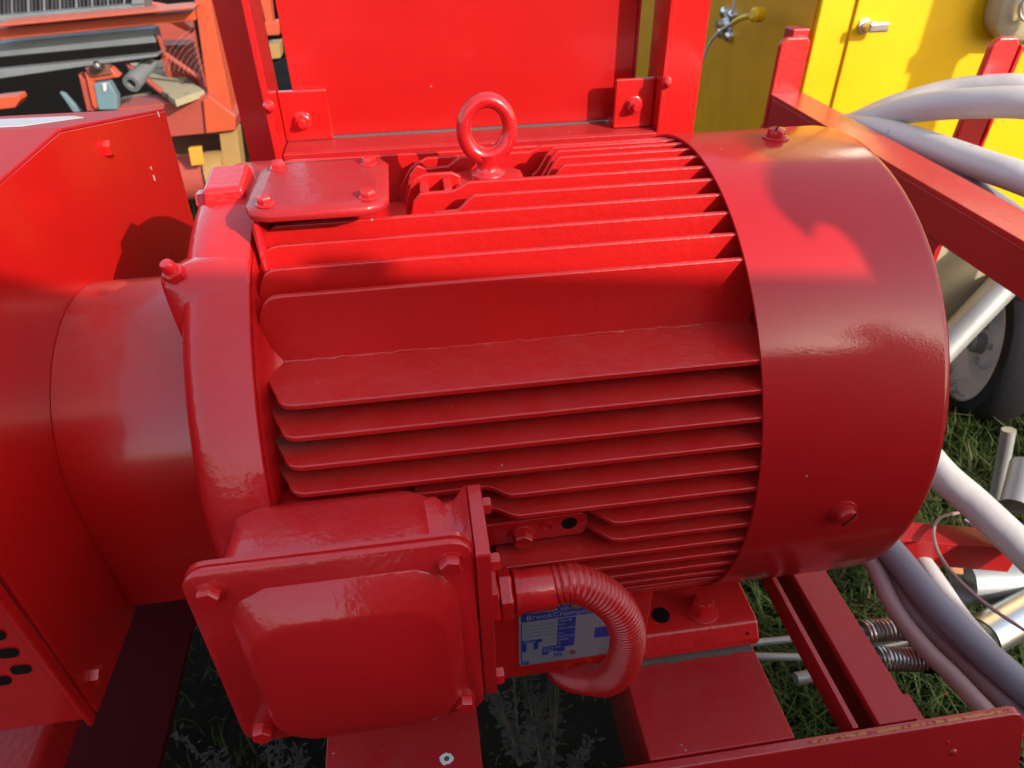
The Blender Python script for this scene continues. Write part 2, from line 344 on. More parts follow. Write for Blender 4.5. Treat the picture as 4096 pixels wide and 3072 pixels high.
# low cross bar behind the hoses
b = NB(); a0 = at(z5(700, 238), 'z', -0.36); a1 = at(z5(1480, 300), 'z', -0.36)
d = (a1-a0).normalized(); nrm = Vector((-d.y, d.x, 0)); a1 = a1+d*0.03
hexa(b, [a0-nrm*0.035+Vector((0, 0, -.045)), a1-nrm*0.035+Vector((0, 0, -.045)), a1+Vector((0, 0, -.045)), a0+Vector((0, 0, -.045)), a0-nrm*0.035, a1-nrm*0.035, a1, a0]); obj('outrigger_bar', b, 'red_dusty', sk, bevel=0.001)
for (x, y) in ((-0.5, -0.2), (0.52, -0.18), (-0.5, 0.3), (0.5, 0.3)):
    b = NB(); box(b, x-0.03, x+0.03, y-0.03, y+0.03, GZ-0.02, -0.37); obj('leg', b, 'red_deep', sk)

# ------------------------------------------------------------------ electric motor
mo = thing('electric_motor', (0.12, 0, ZT), 'large red finned electric motor with smooth round fan cowl', 'motor')
R, RH, A_, PF = 0.1938, 0.157, 0.1104, 0.01613
XL, XR = -0.036, 0.288
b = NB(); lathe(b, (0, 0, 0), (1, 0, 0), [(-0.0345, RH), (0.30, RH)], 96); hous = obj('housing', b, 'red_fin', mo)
T = 0.0042
def vfin(y, poly):                      # upright fin: polygon in x-z
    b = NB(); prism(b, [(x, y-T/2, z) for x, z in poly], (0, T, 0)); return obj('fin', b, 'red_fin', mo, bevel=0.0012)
def hfin(z, poly):                      # level fin: polygon in x-y
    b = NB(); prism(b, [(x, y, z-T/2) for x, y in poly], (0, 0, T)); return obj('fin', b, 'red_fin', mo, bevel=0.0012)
def sbase(v): return math.sqrt(max(0.152**2-v*v, 0.1**2))
def round_step(x0, h0, x1, h1):         # soft S step between two heights
    return [(x0+(x1-x0)*t/10, h0+(h1-h0)*(t/10)**2*(3-t/5)) for t in range(11)]
def leftend(xb, zb, xt, zt):            # slanted left end with a rounded corner
    dx, dz = xt-xb, zt-zb; return [(xb, zb), (xt-0.0125-dx*0.08, zt-0.013), (xt-0.0115, zt-0.008), (xt-0.0095, zt-0.0042), (xt-0.0065, zt-0.0016), (xt-0.003, zt-0.0003), (xt+0.001, zt)]
for k in range(14):
    y = -A_+PF*k
    if y > 0.112: y = 0.1104
    top = math.sqrt(R*R-y*y); zb = sbase(y) if k else A_-0.004
    if k in (0, 1, 2, 3):
        poly = leftend(-0.0395, zb if k else 0.1135, -0.018, top) + [(XR, top), (XR, zb)]
        if k == 0: poly = leftend(-0.0395, 0.1125, -0.018, top) + [(XR, top), (XR, zb), (-0.036, zb)]
    elif k == 4:
        poly = [(0.060, 0.165), (0.066, 0.178), (0.071, 0.1838), (0.078, 0.1855)] + round_step(0.0975, 0.1855, 0.1085, top) + [(XR, top), (XR, zb), (0.060, zb)]
        poly = [(0.076, 0.165), (0.0775, 0.1765), (0.081, 0.1785)] + round_step(0.094, 0.1785, 0.1085, top) + [(XR, top), (XR, zb), (0.076, zb)]
    elif k == 5:
        poly = [(0.063, 0.166), (0.067, 0.180), (0.072, 0.1855), (0.078, 0.186), (0.090, 0.186)] + round_step(0.0925, 0.186, 0.107, top) + [(XR, top), (XR, zb), (0.063, zb)]
    elif k in (6, 7):
        poly = round_step(0.158, 0.170, 0.176, top) + [(XR, top), (XR, zb), (0.158, zb)]
    elif k in (8, 9):
        poly = round_step(0.160, 0.170, 0.178, top) + [(XR, top), (XR, zb), (0.160, zb)]
    elif k in (10,):
        poly = [(0.056, 0.160), (0.066, 0.175), (0.071, 0.179), (0.08, top-0.004), (0.11, top-0.004)] + round_step(0.16, top-0.004, 0.172, top) + [(XR, top), (XR, zb), (0.056, zb)]
    else:
        poly = leftend(-0.040, zb, -0.026, top) + [(XR, top), (XR, zb)]
    vfin(y, poly)
# short webs between the cover and the lifting boss
def webfin(y, poly): vfin(y, poly)
webfin(-0.002, [(0.060, 0.160), (0.062, 0.170), (0.0645, 0.178), (0.0675, 0.1835), (0.071, 0.1868), (0.075, 0.1885), (0.080, 0.189), (0.096, 0.189), (0.102, 0.186), (0.102, 0.150), (0.060, 0.150)])
webfin(0.030, [(0.060, 0.160), (0.066, 0.178), (0.072, 0.1846), (0.078, 0.182), (0.095, 0.1825), (0.104, 0.189), (0.118, 0.189), (0.118, 0.150), (0.060, 0.150)])
b = NB(); box(b, 0.0725, 0.1015, -0.026, 0.0, 0.150, 0.1735); obj('casting_floor', b, 'red_cast', mo, bevel=0.002)
b = NB(); box(b, 0.072, 0.0785, -0.0275, -0.004, 0.165, 0.1845); obj('casting_rib', b, 'red_cast', mo, bevel=0.0015)
b = NB(); box(b, 0.0885, 0.0945, -0.0275, -0.004, 0.165, 0.1862); obj('casting_rib', b, 'red_cast', mo, bevel=0.0015)
# lifting boss and eye bolt
b = NB(); loft(b, [[(0.1235+x, 0.0+y, z) for x, y in rrect(w_, h_, 0.009)] for w_, h_, z in ((0.060, 0.056, 0.150), (0.054, 0.048, 0.176), (0.050, 0.044, 0.1805), (0.046, 0.040, 0.1815))]); boss = obj('lifting_boss', b, 'red_cast', mo, ang=60)
eb = NB(); lathe(eb, (0.1225, 0, 0.1813), (0, 0, 1), [(0, 0.0122), (0.0010, 0.0126), (0.0048, 0.0126), (0.0058, 0.0118), (0.0064, 0.0095), (0.0085, 0.0082), (0.0115, 0.0078), (0.0145, 0.0082), (0.019, 0.0095)], 28)
eye = obj('eye_bolt', eb, 'red_cast', mo, ang=50)
rb = NB(); nu, nv = 56, 20
RV = []
for i in range(nu):
    a = 2*PI*i/nu; c = Vector((0.1225+0.0162*math.cos(a), 0, 0.2172+0.0192*math.sin(a))); dr = Vector((math.cos(a), 0, math.sin(a)))
    rt = 0.0055+0.0012*max(0, -math.sin(a))
    RV.append([rb.verts.new(c+dr*rt*math.cos(2*PI*j/nv)*0.95+Vector((0, 1, 0))*rt*1.15*math.sin(2*PI*j/nv)) for j in range(nv)])
for i in range(nu):
    for j in range(nv): rb.faces.new((RV[i][j], RV[(i+1) % nu][j], RV[(i+1) % nu][(j+1) % nv], RV[i][(j+1) % nv]))
obj('eye_ring', rb, 'red_cast', eye)
text('stamp', '10', 0.0075, (0.1188, -0.0070, 0.1935), (1, 0, 0), (0, 0, 1), 'red_cast', eye, 0.0006)
# level fins on the near side
def hleft(xb, yb, xt, yt):
    return [(xb, yb), (xt-0.0085, yt+0.0115), (xt-0.0068, yt+0.0065), (xt-0.0042, yt+0.003), (xt-0.0012, yt+0.0010), (xt+0.002, yt+0.0002), (xt+0.005, yt)]
for k in range(16):
    z = A_-PF*k; out = -math.sqrt(R*R-z*z); yb = -math.sqrt(max(0.152**2-z*z, 0)) if k else -0.108
    if k < 4: poly = hleft(-0.0395, yb-0.006, -0.0165, out)+[(XR, out), (XR, yb), (-0.0395, yb)]
    elif k in (4, 5): poly = [(0.05, out+0.010)] + round_step(0.095, out+0.010, 0.112+0.004*(k-4), out)+[(XR, out), (XR, yb), (0.05, yb)]
    elif k in (6, 7): poly = [(0.155, yb)]+[(0.164, out+0.016), (0.173, out+0.006), (0.178, out+0.0012), (0.184, out)]+[(XR, out), (XR, yb)]
    elif k in (8, 9): poly = [(0.10, out), (XR, out), (XR, yb), (0.10, yb)]
    else: poly = [(0.10, out), (XR, out), (XR, yb), (0.10, yb)]
    hfin(z, poly)
for k in range(13):                      # far side, seen only from another standpoint
    z = A_-PF*k; out = math.sqrt(R*R-z*z); yb = math.sqrt(max(0.152**2-z*z, 0))
    hfin(z, [(-0.03, out), (XR, out), (XR, yb), (-0.03, yb)])
# cast seam between upright and level fins
b = NB(); pth = [Vector((-0.040+0.314*i/60, -A_-0.0022+random.uniform(-.0006, .0006), A_+0.0022+random.uniform(-.0006, .0006))) for i in range(61)]
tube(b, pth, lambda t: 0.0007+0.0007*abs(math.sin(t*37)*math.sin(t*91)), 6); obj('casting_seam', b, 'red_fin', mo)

# drive end bell
b = NB(); lathe(b, (0, 0, 0), (1, 0, 0), [(-0.0335, RH), (-0.0335, 0.190), (-0.0352, 0.1942), (-0.046, 0.1945), (-0.060, 0.1940), (-0.068, 0.1920), (-0.0740, 0.1880), (-0.0778, 0.1815), (-0.0795, 0.173), (-0.080, 0.160), (-0.080, 0.10)], 96, cap=False)
bell = obj('end_bell', b, 'red_cast', mo, ang=50)
b = NB(); lathe(b, (0, 0, 0), (1, 0, 0), [(-0.0340, 0.1925), (-0.0332, 0.180), (-0.0300, 0.1675), (-0.0245, 0.1600), (-0.017, 0.1565)], 96, cap=False); obj('housing_flange', b, 'red_cast', mo)
def lug(ang, nm='bolt_lug'):             # swelling that carries an axial bolt
    c, s = math.cos(ang), math.sin(ang); rd = Vector((0, c, s)); tg = Vector((0, -s, c)); b = NB()
    loops = []
    for x, w_, r0, r1 in ((-0.0345, 0.026, 0.165, 0.1945), (-0.050, 0.028, 0.165, 0.1955), (-0.070, 0.022, 0.165, 0.1965), (-0.083, 0.014, 0.165, 0.1962), (-0.087, 0.008, 0.168, 0.194)):
        loops.append([Vector((x, 0, 0))+tg*t+rd*r for t, r in ((-w_*1.9, r0), (-w_*0.55, r1-0.003), (-w_*0.3, r1), (w_*0.3, r1), (w_*0.55, r1-0.003), (w_*1.9, r0))])
    loft(b, loops); return obj(nm, b, 'red_cast', mo, bevel=0.002, ang=55), rd
for ang in (math.radians(119.5), math.radians(240)):
    l_, rd = lug(ang)
    b = NB(); c = Vector((-0.0775, 0, 0))+rd*0.1958; ax = (rd*0.8+Vector((-0.22, 0, 0.45))).normalized()
    hexhead(b, c, ax, 0.0070, 0.005); lathe(b, c+ax*0.005, ax, [(0, 0.0044), (0.004, 0.0043), (0.006, 0.0034), (0.0064, 0.0)], 14); obj('bolt', b, 'red_cast', l_)
# upright ear on top of the bell
b = NB(); hexa(b, [(-0.0725, -0.040, 0.160), (-0.036, -0.040, 0.160), (-0.036, 0.006, 0.165), (-0.0725, 0.006, 0.165), (-0.068, -0.034, 0.1985), (-0.042, -0.034, 0.199), (-0.042, 0.002, 0.203), (-0.068, 0.002, 0.2025)])
ear = obj('bell_ear', b, 'red_cast', mo, bevel=0.003)
b = NB(); hexhead(b, (-0.0700, -0.020, 0.186), (-1, 0, 0), 0.0075, 0.006); obj('bolt', b, 'red_cast', ear)

# top inspection cover
def octo(x0, x1, y0, y1, c):
    return [(x0+c, y0), (x1-c, y0), (x1-c*.3, y0+c*.3), (x1, y0+c), (x1, y1-c), (x1-c*.3, y1-c*.3), (x1-c, y1), (x0+c, y1), (x0+c*.3, y1-c*.3), (x0, y1-c), (x0, y0+c), (x0+c*.3, y0+c*.3)]
b = NB(); loft(b, [[(x, y, z) for x, y in octo(-0.0295+i, 0.0495-i, -0.0555+i, -0.003-i, 0.010)] for z, i in ((0.140, -0.001), (0.192, 0.0015), (0.1965, 0))]); cb = obj('cover_box', b, 'red_cast', mo, bevel=0.0015)
b = NB(); loft(b, [[(x, y, z) for x, y in octo(-0.033+i, 0.0525-i, -0.0905+i, 0.0005-i, 0.0145)] for z, i in ((0.1967, 0.0003), (0.1972, 0), (0.2010, 0), (0.2025, 0.0012), (0.2025, 0.0058), (0.2032, 0.0066), (0.2034, 0.0085))]); b2 = NB(); box(b2, -0.0310, -0.0255, -0.0835, -0.050, 0.150, 0.1965); obj('cover_shoulder', b2, 'red_cast', mo, bevel=0.003); cov = obj('cover_plate', b, 'red_dusty', mo, ang=60)
for x, y in ((-0.0205, -0.0775), (-0.0205, -0.0145), (0.0395, -0.0165), (0.0405, -0.0775)):
    b = NB(); hexhead(b, (x, y, 0.2030), (0, 0, 1), 0.0048, 0.0042, washer=0.0057, wh=0.0010, rot=random.uniform(0, 1)); obj('bolt', b, 'red_cast', cov)

# fan cowl
RC, XA, XB = 0.1962, 0.2738, 0.4035
b = NB(); lathe(b, (0, 0, 0), (1, 0, 0), [(XA+0.05, 0.1942), (XA, 0.1942), (XA-0.0004, 0.1952), (XA, 0.1962), (XB-0.006, RC), (XB-0.0025, RC-0.0005), (XB-0.0006, RC-0.0020), (XB, RC-0.0035), (XB+0.004, 0.183), (XB+0.012, 0.165), (XB+0.016, 0.150), (XB+0.017, 0.148)], 160, cap=False)
cowl = obj('fan_cowl', b, 'red_cowl', mo, ang=60)
b = NB()
for r in range(8): 
    rr = 0.148-r*0.019; lathe(b, (XB+0.016, 0, 0), (1, 0, 0), [(0, rr), (0.002, rr), (0.002, max(rr-0.006, 0.001)), (0, max(rr-0.006, 0.001)), (0, rr)], 48, cap=False)
for a in range(8): rod(b, (XB+0.0185, 0, 0), (XB+0.0185, 0.149*math.cos(a*PI/4), 0.149*math.sin(a*PI/4)), 0.002, 6)
obj('air_grille', b, 'red_cowl', cowl)
b = NB(); lathe(b, (0, 0, 0), (1, 0, 0), [(0.31, 0.001), (0.31, 0.15), (0.33, 0.17), (0.37, 0.17)], 40, cap=False); obj('fan', b, 'black', mo)
for q in (at((1675, 300), 'z', 0.1955), Vector((0.3406, -0.1955, 0.0024)), Vector((0.341, 0.19, -0.03))):
    rd = Vector((0, q.y, q.z)).normalized(); c = Vector((q.x, 0, 0))+rd*0.1958; b = NB()
    lathe(b, c, rd, [(0, 0.0098), (0.0012, 0.0098), (0.0018, 0.009), (0.0019, 0.0076), (0.0030, 0.0076), (0.0032, 0.0068), (0.0060, 0.0068), (0.0074, 0.0060), (0.0080, 0.0045), (0.0083, 0.0)], 28)
    s_ = obj('cowl_screw', b, 'red_cowl', cowl, ang=35)
    b = NB(); t1 = (Vector((1, 0, 0))*0.6+rd.cross(Vector((1, 0, 0)))*0.8).normalized(); t2 = rd.cross(t1)
    p0 = c+rd*0.0065; hexa(b, [p0+t1*a*0.0062+t2*bb*0.0006+rd*h for h in (0, 0.0019) for a, bb in ((-1, -1), (1, -1), (1, 1), (-1, 1))]); obj('screw_slot', b, 'dark_hole', s_)

# side lug with bolt, stamped ring and hole
b = NB(); lug_x0, lug_x1 = 0.080, 0.164
prism(b, [(lug_x0, -0.1765, -0.012), (lug_x1-0.003, -0.1765, -0.0105), (lug_x1, -0.1765, -0.006), (lug_x1, -0.1765, 0.0075), (lug_x1-0.004, -0.1765, 0.0105), (lug_x0, -0.1765, 0.009)], (0, 0.022, 0)); sl = obj('earth_lug', b, 'red_cast', mo, bevel=0.001)
b = NB(); hexhead(b, (0.1185, -0.1767, -0.003), (0, -1, -0.05), 0.0072, 0.0062, washer=0.0092, wh=0.002, rot=0.3); obj('bolt', b, 'red_cast', sl)
b = NB(); lathe(b, (0.136, -0.1766, 0.0022), (0, -1, 0), [(0, 0.0040), (0.0008, 0.0038), (0.0008, 0.0030), (0, 0.0028)], 20, cap=False); obj('stamped_ring', b, 'red_cast', sl)
b = NB(); lathe(b, (0.1515, -0.1767, 0.0022), (0, -1, 0), [(0, 0.0055), (0.00012, 0.0055)], 24); obj('hole', b, 'dark_hole', sl)

# mounting foot with bolts, nameplate pad
b = NB(); prism(b, [(0.09, y, z) for y, z in ((-0.166, ZT+0.002), (-0.166, -0.105), (-0.158, -0.095), (-0.10, -0.095), (-0.06, ZT+0.002))], (0.137, 0, 0)); pad = obj('nameplate_pad', b, 'red', mo, bevel=0.003)
b = NB(); prism(b, [(0.2275, y, z) for y, z in ((-0.1655, ZT), (-0.1660, ZT+0.0085), (-0.1560, ZT+0.0215), (-0.1510, ZT+0.0225), (-0.11, ZT+0.0235), (-0.095, ZT+0.05), (-0.06, ZT+0.07), (-0.04, ZT+0.05), (-0.04, ZT))], (0.1075, 0, 0)); ft = obj('mounting_foot', b, 'red_cast', mo, bevel=0.0025)
q = at((1515, 1320), 'z', -0.18); b = NB(); hexhead(b, (q.x, q.y, ZT+0.0228), (0, 0, 1), 0.0105, 0.0125, washer=0.0148, wh=0.0022, rot=0.5); lathe(b, (q.x, q.y, ZT+0.0374), (0, 0, 1), [(0, 0.007), (0.0008, 0.0066)], 18); obj('foot_bolt', b, 'red_cast', ft)
q = at((1427, 1330), 'z', -0.18); b = NB(); lathe(b, (q.x, q.y, ZT+0.0226), (0, 0, 1), [(0, 0.0082), (0.0009, 0.0080)], 24); obj('bolt_hole', b, 'dark_hole', ft)
nd = Vector((0, 0.010, 0.013)).normalized()
text('casting_number', '04 035 - 0007', 0.0105, (0.236, -0.16505, ZT+0.0095), (1, 0, 0), nd, 'red_cast', ft, 0.0006)
q = at((1588, 1365), 'y', -0.161); b = NB(); lathe(b, (0.3235, -0.1618, ZT+0.0140), (0, -0.79, 0.61), [(0, 0.0013), (0.0010, 0.0013)], 10); obj('vent_hole', b, 'dark_hole', ft)
b = NB(); prism(b, [(-0.02, y, z) for y, z in ((-0.1655, ZT), (-0.166, ZT+0.01), (-0.15, ZT+0.0225), (-0.10, ZT+0.05), (-0.06, ZT+0.07), (-0.04, ZT))], (0.1095, 0, 0)); obj('mounting_foot', b, 'red_cast', mo, bevel=0.002)
for x0, x1 in ((-0.02, 0.09), (0.227, 0.335)):
    b = NB(); prism(b, [(x0, y, z) for y, z in ((0.1655, ZT), (0.166, ZT+0.01), (0.15, ZT+0.0225), (0.10, ZT+0.05), (0.06, ZT+0.07), (0.04, ZT))], (x1-x0, 0, 0)); obj('mounting_foot', b, 'red_cast', mo, bevel=0.002)
# rating plate
NX0, NX1, NZ0, NZ1, NY = 0.117, 0.199, -0.180, -0.1015, -0.1663
b = NB(); prism(b, [(NX0+0.041+x, NY, (NZ0+NZ1)/2+z) for x, z in rrect(NX1-NX0, NZ1-NZ0, 0.002)], (0, -0.0009, 0)); npl = obj('rating_plate', b, 'plate_alu', mo, label='blue and silver rating plate with maker lettering')
def nbx(u0, u1, v0, v1, mat='plate_blue'):     # printed field, fractions of the plate from its top left corner
    b = NB(); W_, H_ = NX1-NX0, NZ1-NZ0; box(b, NX0+u0*W_, NX0+u1*W_, NY-0.00105, NY-0.0008, NZ1-v1*H_, NZ1-v0*H_); return obj('printed_field', b, mat, npl)
for f in ((0.02, 0.98, 0.015, 0.215), (0.385, 0.565, 0.235, 0.74), (0.03, 0.235, 0.545, 0.60), (0.03, 0.075, 0.60, 0.74), (0.145, 0.195, 0.60, 0.72), (0.235, 0.39, 0.70, 0.80), (0.235, 0.30, 0.80, 0.85),
          (0.39, 0.47, 0.745, 0.82), (0.355, 0.44, 0.85, 0.905), (0.03, 0.095, 0.93, 0.985), (0.77, 0.955, 0.48, 0.66), (0.94, 0.985, 0.25, 0.86), (0.018, 0.028, 0.24, 0.98)): nbx(*f)
W_, H_ = NX1-NX0, NZ1-NZ0
def ntx(s, u, v, sz): text('lettering', s, sz, (NX0+u*W_, NY-0.0012, NZ1-v*H_), (1, 0, 0), (0, 0, 1), 'plate_ink', npl, 0.00005)
ntx('HAWKER SIDDELEY', 0.12, 0.095, 0.0052); ntx('BrookCromptonParkinson', 0.07, 0.185, 0.0083)
for s, v in (('FRAME', 0.285), ('kW', 0.35), ('REV./MIN', 0.42), ('Hz', 0.50), ('RATING', 0.56), ('TEMP.', 0.62), ('%', 0.68)): ntx(s, 0.395, v, 0.0036)
ntx('SERIAL', 0.05, 0.59, 0.0034); ntx('DUTY AT', 0.245, 0.745, 0.0034); ntx('AMPS', 0.245, 0.79, 0.0034); ntx('INS', 0.36, 0.895, 0.0036); ntx('IP', 0.04, 0.972, 0.0036)
for i in range(4): 
    b = NB(); box(b, NX0+0.04*W_, NX0+0.375*W_, NY-0.00098, NY-0.0008, NZ1-(0.30+0.06*i)*H_-0.0003, NZ1-(0.30+0.06*i)*H_); obj('printed_line', b, 'plate_blue', npl)
for (px, py) in ((0.531, 0.06), (0.555, 0.865)):
    b = NB(); lathe(b, (NX0+px*W_, NY-0.0009, NZ1-py*H_), (0, -1, 0), [(0, 0.0030), (0.001, 0.0026), (0.0015, 0.001), (0.0016, 0)], 14); obj('rivet', b, 'rust', npl)

# terminal box
tb = NB()
YF = -0.2515
loops = []
def tbl(y, x0, x1, zt, zb, r):
    w_, h_ = x1-x0, zt-zb; cx, cz = (x0+x1)/2, (zt+zb)/2; return [(cx+x, y, cz+z) for x, z in rrect(w_, h_, r, 6)]
for y, x0, x1, zt, zb, r in ((-0.150, -0.040, 0.050, 0.050, -0.070, 0.02), (-0.188, -0.040, 0.052, 0.058, -0.070, 0.02), (-0.203, -0.046, 0.060, 0.0765, -0.072, 0.016), (-0.211, -0.050, 0.064, 0.0805, -0.072, 0.013), (-0.252, -0.0515, 0.0655, 0.0812, -0.060, 0.012)): loops.append(tbl(y, x0, x1, zt, zb, r))
loft(tb, loops); tbx = obj('terminal_box', tb, 'red_cast', mo, ang=50)
# cove to the gland flange
b = NB()
def gl(x, t, r=0.006):
    y0, y1, zt, zb = t; return [(x, (y0+y1)/2+a, (zt+zb)/2+c) for a, c in rrect(y1-y0, zt-zb, r, 4)]
loft(b, [gl(0.050, (-0.249, -0.209, 0.079, -0.050)), gl(0.064, (-0.249, -0.209, 0.079, -0.052)), gl(0.068, (-0.248, -0.211, 0.0755, -0.050)), gl(0.074, (-0.249, -0.210, 0.0755, -0.050)), gl(0.0785, (-0.252, -0.207, 0.0785, -0.053), 0.004), gl(0.0815, (-0.257, -0.205, 0.080, -0.055), 0.003)]); obj('cove', b, 'red_cast', tbx, ang=50)
b = NB(); loft(b, [gl(0.0820, (-0.2585, -0.2055, 0.0795, -0.0560), 0.003), gl(0.0900, (-0.2585, -0.2055, 0.0795, -0.0560), 0.003)]); gp = obj('gland_plate', b, 'red_cast', tbx, bevel=0.0008)
for y, z in ((-0.2125, 0.0665), (-0.2525, 0.0655), (-0.2525, -0.0440), (-0.2125, -0.044)):
    b = NB(); hexhead(b, (0.0902, y, z), (1, 0, 0), 0.0054, 0.0048, rot=0.2); obj('bolt', b, 'red_cast', gp)
# lid, leaning a little
LC = Vector((0.0085, -0.2585, 0.0135)); tilt = math.radians(3.0)
LX = Vector((1, 0, 0)); LZ = Vector((0, math.sin(tilt), math.cos(tilt))); LN = Vector((0, -math.cos(tilt), math.sin(tilt)))
def lp(x, z, h): return LC+LX*x+LZ*z+LN*h
LW, LH = 0.1455, 0.150
b = NB(); loft(b, [[lp(x, z, h) for x, z in rrect(LW-2*i, LH-2*i, 0.012-i, 8)] for h, i in ((-0.0075, 0.0008), (-0.0068, 0), (-0.0042, 0), (-0.0036, 0.0012))]); obj('gasket_flange', b, 'red_cast', tbx)
b = NB()
def ldome(w_, h_, ch, h, dz, dx=0.0040):
    w2, h2 = w_/2, h_/2; pts = [(w2, -h2+ch), (w2, h2-ch), (w2-ch*.35, h2-ch*.35), (w2-ch, h2), (-w2+ch, h2), (-w2+ch*.35, h2-ch*.35), (-w2, h2-ch), (-w2, -h2+ch), (-w2+ch*.35, -h2+ch*.35), (-w2+ch, -h2), (w2-ch, -h2), (w2-ch*.35, -h2+ch*.35)]
    return [lp(x+dx, z+dz, h) for x, z in pts]
loft(b, [[lp(x, z, h) for x, z in rrect(LW-2*i, LH-2*i, 0.012-i, 8)] for h, i in ((-0.0032, 0.0008), (-0.0026, 0.0002), (0.0004, 0.0002), (0.0014, 0.0012))]); lid = obj('lid', b, 'red_cast', tbx, ang=60)
b = NB(); loft(b, [ldome(0.1190, 0.1290, 0.0215, 0.0010, -0.0055), ldome(0.1170, 0.1270, 0.0210, 0.0024, -0.0055), ldome(0.1040, 0.1055, 0.0185, 0.0118, -0.0105), ldome(0.0995, 0.1005, 0.0175, 0.0130, -0.0105)], cap0=False)
dm = obj('lid_dome', b, 'red_cast', lid, bevel=0.0022, seg=4, ang=180)
for x, z in ((-0.0605, 0.0605), (0.0605, 0.0615), (-0.0605, -0.0625), (0.0605, -0.0625)):
    b = NB(); hexhead(b, lp(x, z, 0.0012), LN, 0.0062, 0.0052, washer=0.0072, wh=0.001, rot=random.uniform(0, 1)); obj('bolt', b, 'red_cast', lid)

# ------------------------------------------------------------------ flexible conduit
fc = thing('flexible_conduit', (0.12, -0.22, -0.15), 'red corrugated flexible conduit curving down from the terminal box', 'conduit')
gz, gy = -0.0045, -0.222
b = NB(); hexhead(b, (0.0903, gy, gz), (1, 0, 0), 0.0178, 0.0062, rot=0.1); obj('lock_nut', b, 'red_cast', fc, bevel=0.0006)
b = NB(); hexhead(b, (0.0968, gy, gz), (1, 0, 0), 0.0166, 0.0085, rot=0.5); obj('gland_nut', b, 'red_cast', fc, bevel=0.0008)
b = NB(); lathe(b, (0.1068, gy, gz), (1, 0, 0), [(-0.001, 0.0125), (0, 0.0146), (0.0030, 0.0148), (0.0033, 0.0136), (0.0236, 0.0136), (0.0244, 0.0130)], 40); obj('collar', b, 'red_cast', fc)
def z6(x, y): return ((1700+x/1.4155)/1.85172, (1900+y/1.4155)/1.85172)
cpt = [(0.126, gy, gz)]+[tuple(at(z6(x, y), 'y', yy)) for x, y, yy in ((820, 612, -.222), (930, 640, -.2225), (1040, 705, -.2235), (1115, 795, -.224), (1148, 900, -.2235), (1140, 1000, -.221), (1106, 1090, -.215), (1045, 1148, -.205), (970, 1162, -.188))]+[(0.1590, -0.150, -0.228), (0.1560, -0.10, -0.252)]
raw = spline(cpt, 600)
cum = [0.0]
for i in range(600): cum.append(cum[-1]+(raw[i+1]-raw[i]).length)
nr = int(cum[-1]/0.0035); NS = nr*8; path = []; k = 0
for i in range(NS+1):
    d = cum[-1]*i/NS
    while k < 599 and cum[k+1] < d: k += 1
    path.append(raw[k].lerp(raw[k+1], (d-cum[k])/max(cum[k+1]-cum[k], 1e-9)))
b = NB(); tube(b, path, lambda t: 0.0113+0.0016*abs(math.sin(t*nr*PI))**0.7, 24); obj('corrugated_hose', b, 'red', fc, ang=180)

# ------------------------------------------------------------------ coupling guard on the left
cg = thing('coupling_guard', (-0.3, 0.05, ZT-0.05), 'red sheet metal coupling guard with folded top and bolted sides', 'guard')
XG = -0.19
prof = [(0.300, -0.14), (0.300, 0.06), (0.3235, 0.1593), (0.0793, 0.2090), (-0.090, 0.2060), (-0.1945, 0.125), (-0.1965, -0.1145), (-0.10, -0.1145), (0.10, -0.1145)]
prof = [(0.285, -0.14), (0.3235, 0.1593), (0.0793, 0.2090), (-0.075, 0.2060), (-0.1945, 0.105), (-0.1965, -0.1145)]
b = NB(); prism(b, [(XG, y, z) for y, z in prof], (-0.004, 0, 0)); obj('end_panel', b, 'red_sheet', cg, bevel=0.0012)
def fold(name, i, j, x0, x1, t=0.003, mat='red_dusty', off=0.0):
    (ya, za_), (yb_, zb_) = prof[i], prof[j]; d = Vector((0, yb_-ya, zb_-za_)).normalized(); nn = Vector((0, -d.z, d.y))
    b = NB(); p = Vector((0, ya, za_)); q = Vector((0, yb_, zb_))
    if nn.dot((p+q)/2-Vector((0, 0.05, 0))) < 0: nn = -nn
    a = [Vector((x0, 0, 0))+p+nn*off, Vector((x1, 0, 0))+p+nn*off, Vector((x1, 0, 0))+q+nn*off, Vector((x0, 0, 0))+q+nn*off]
    prism(b, a, nn*t); return obj(name, b, mat, cg, bevel=0.001)
fold('back_slope', 1, 2, XG-0.35, XG+0.0005, mat='red_matte'); fold('top_sheet', 2, 3, XG-0.35, XG+0.0005, mat='red_matte'); fold('front_slope', 3, 4, XG-0.35, XG+0.0005, mat='red_sheet')
fr = fold('front_panel', 4, 5, XG-0.35, XG-0.0045, t=0.004, mat='red_sheet')
fold('back_panel', 0, 1, XG-0.35, XG-0.0005)
b = NB(); box(b, XG-0.35, XG-0.004, 0.283, 0.287, -0.449, -0.1405); obj('back_blocker', b, 'red_deep', cg)  # added sheet that keeps sky light off the deck plate
b = NB(); box(b, XG-0.004, 0.2, 0.2995, 0.3035, -0.449, -0.262); obj('rear_blocker', b, 'red_deep', sk)  # second added sheet, closing off the light from behind
# folded lip of the front panel
b = NB(); box(b, XG-0.0050, XG-0.0012, -0.2050, -0.1975, -0.1165, 0.104); obj('front_lip', b, 'red_sheet', cg, bevel=0.0012)
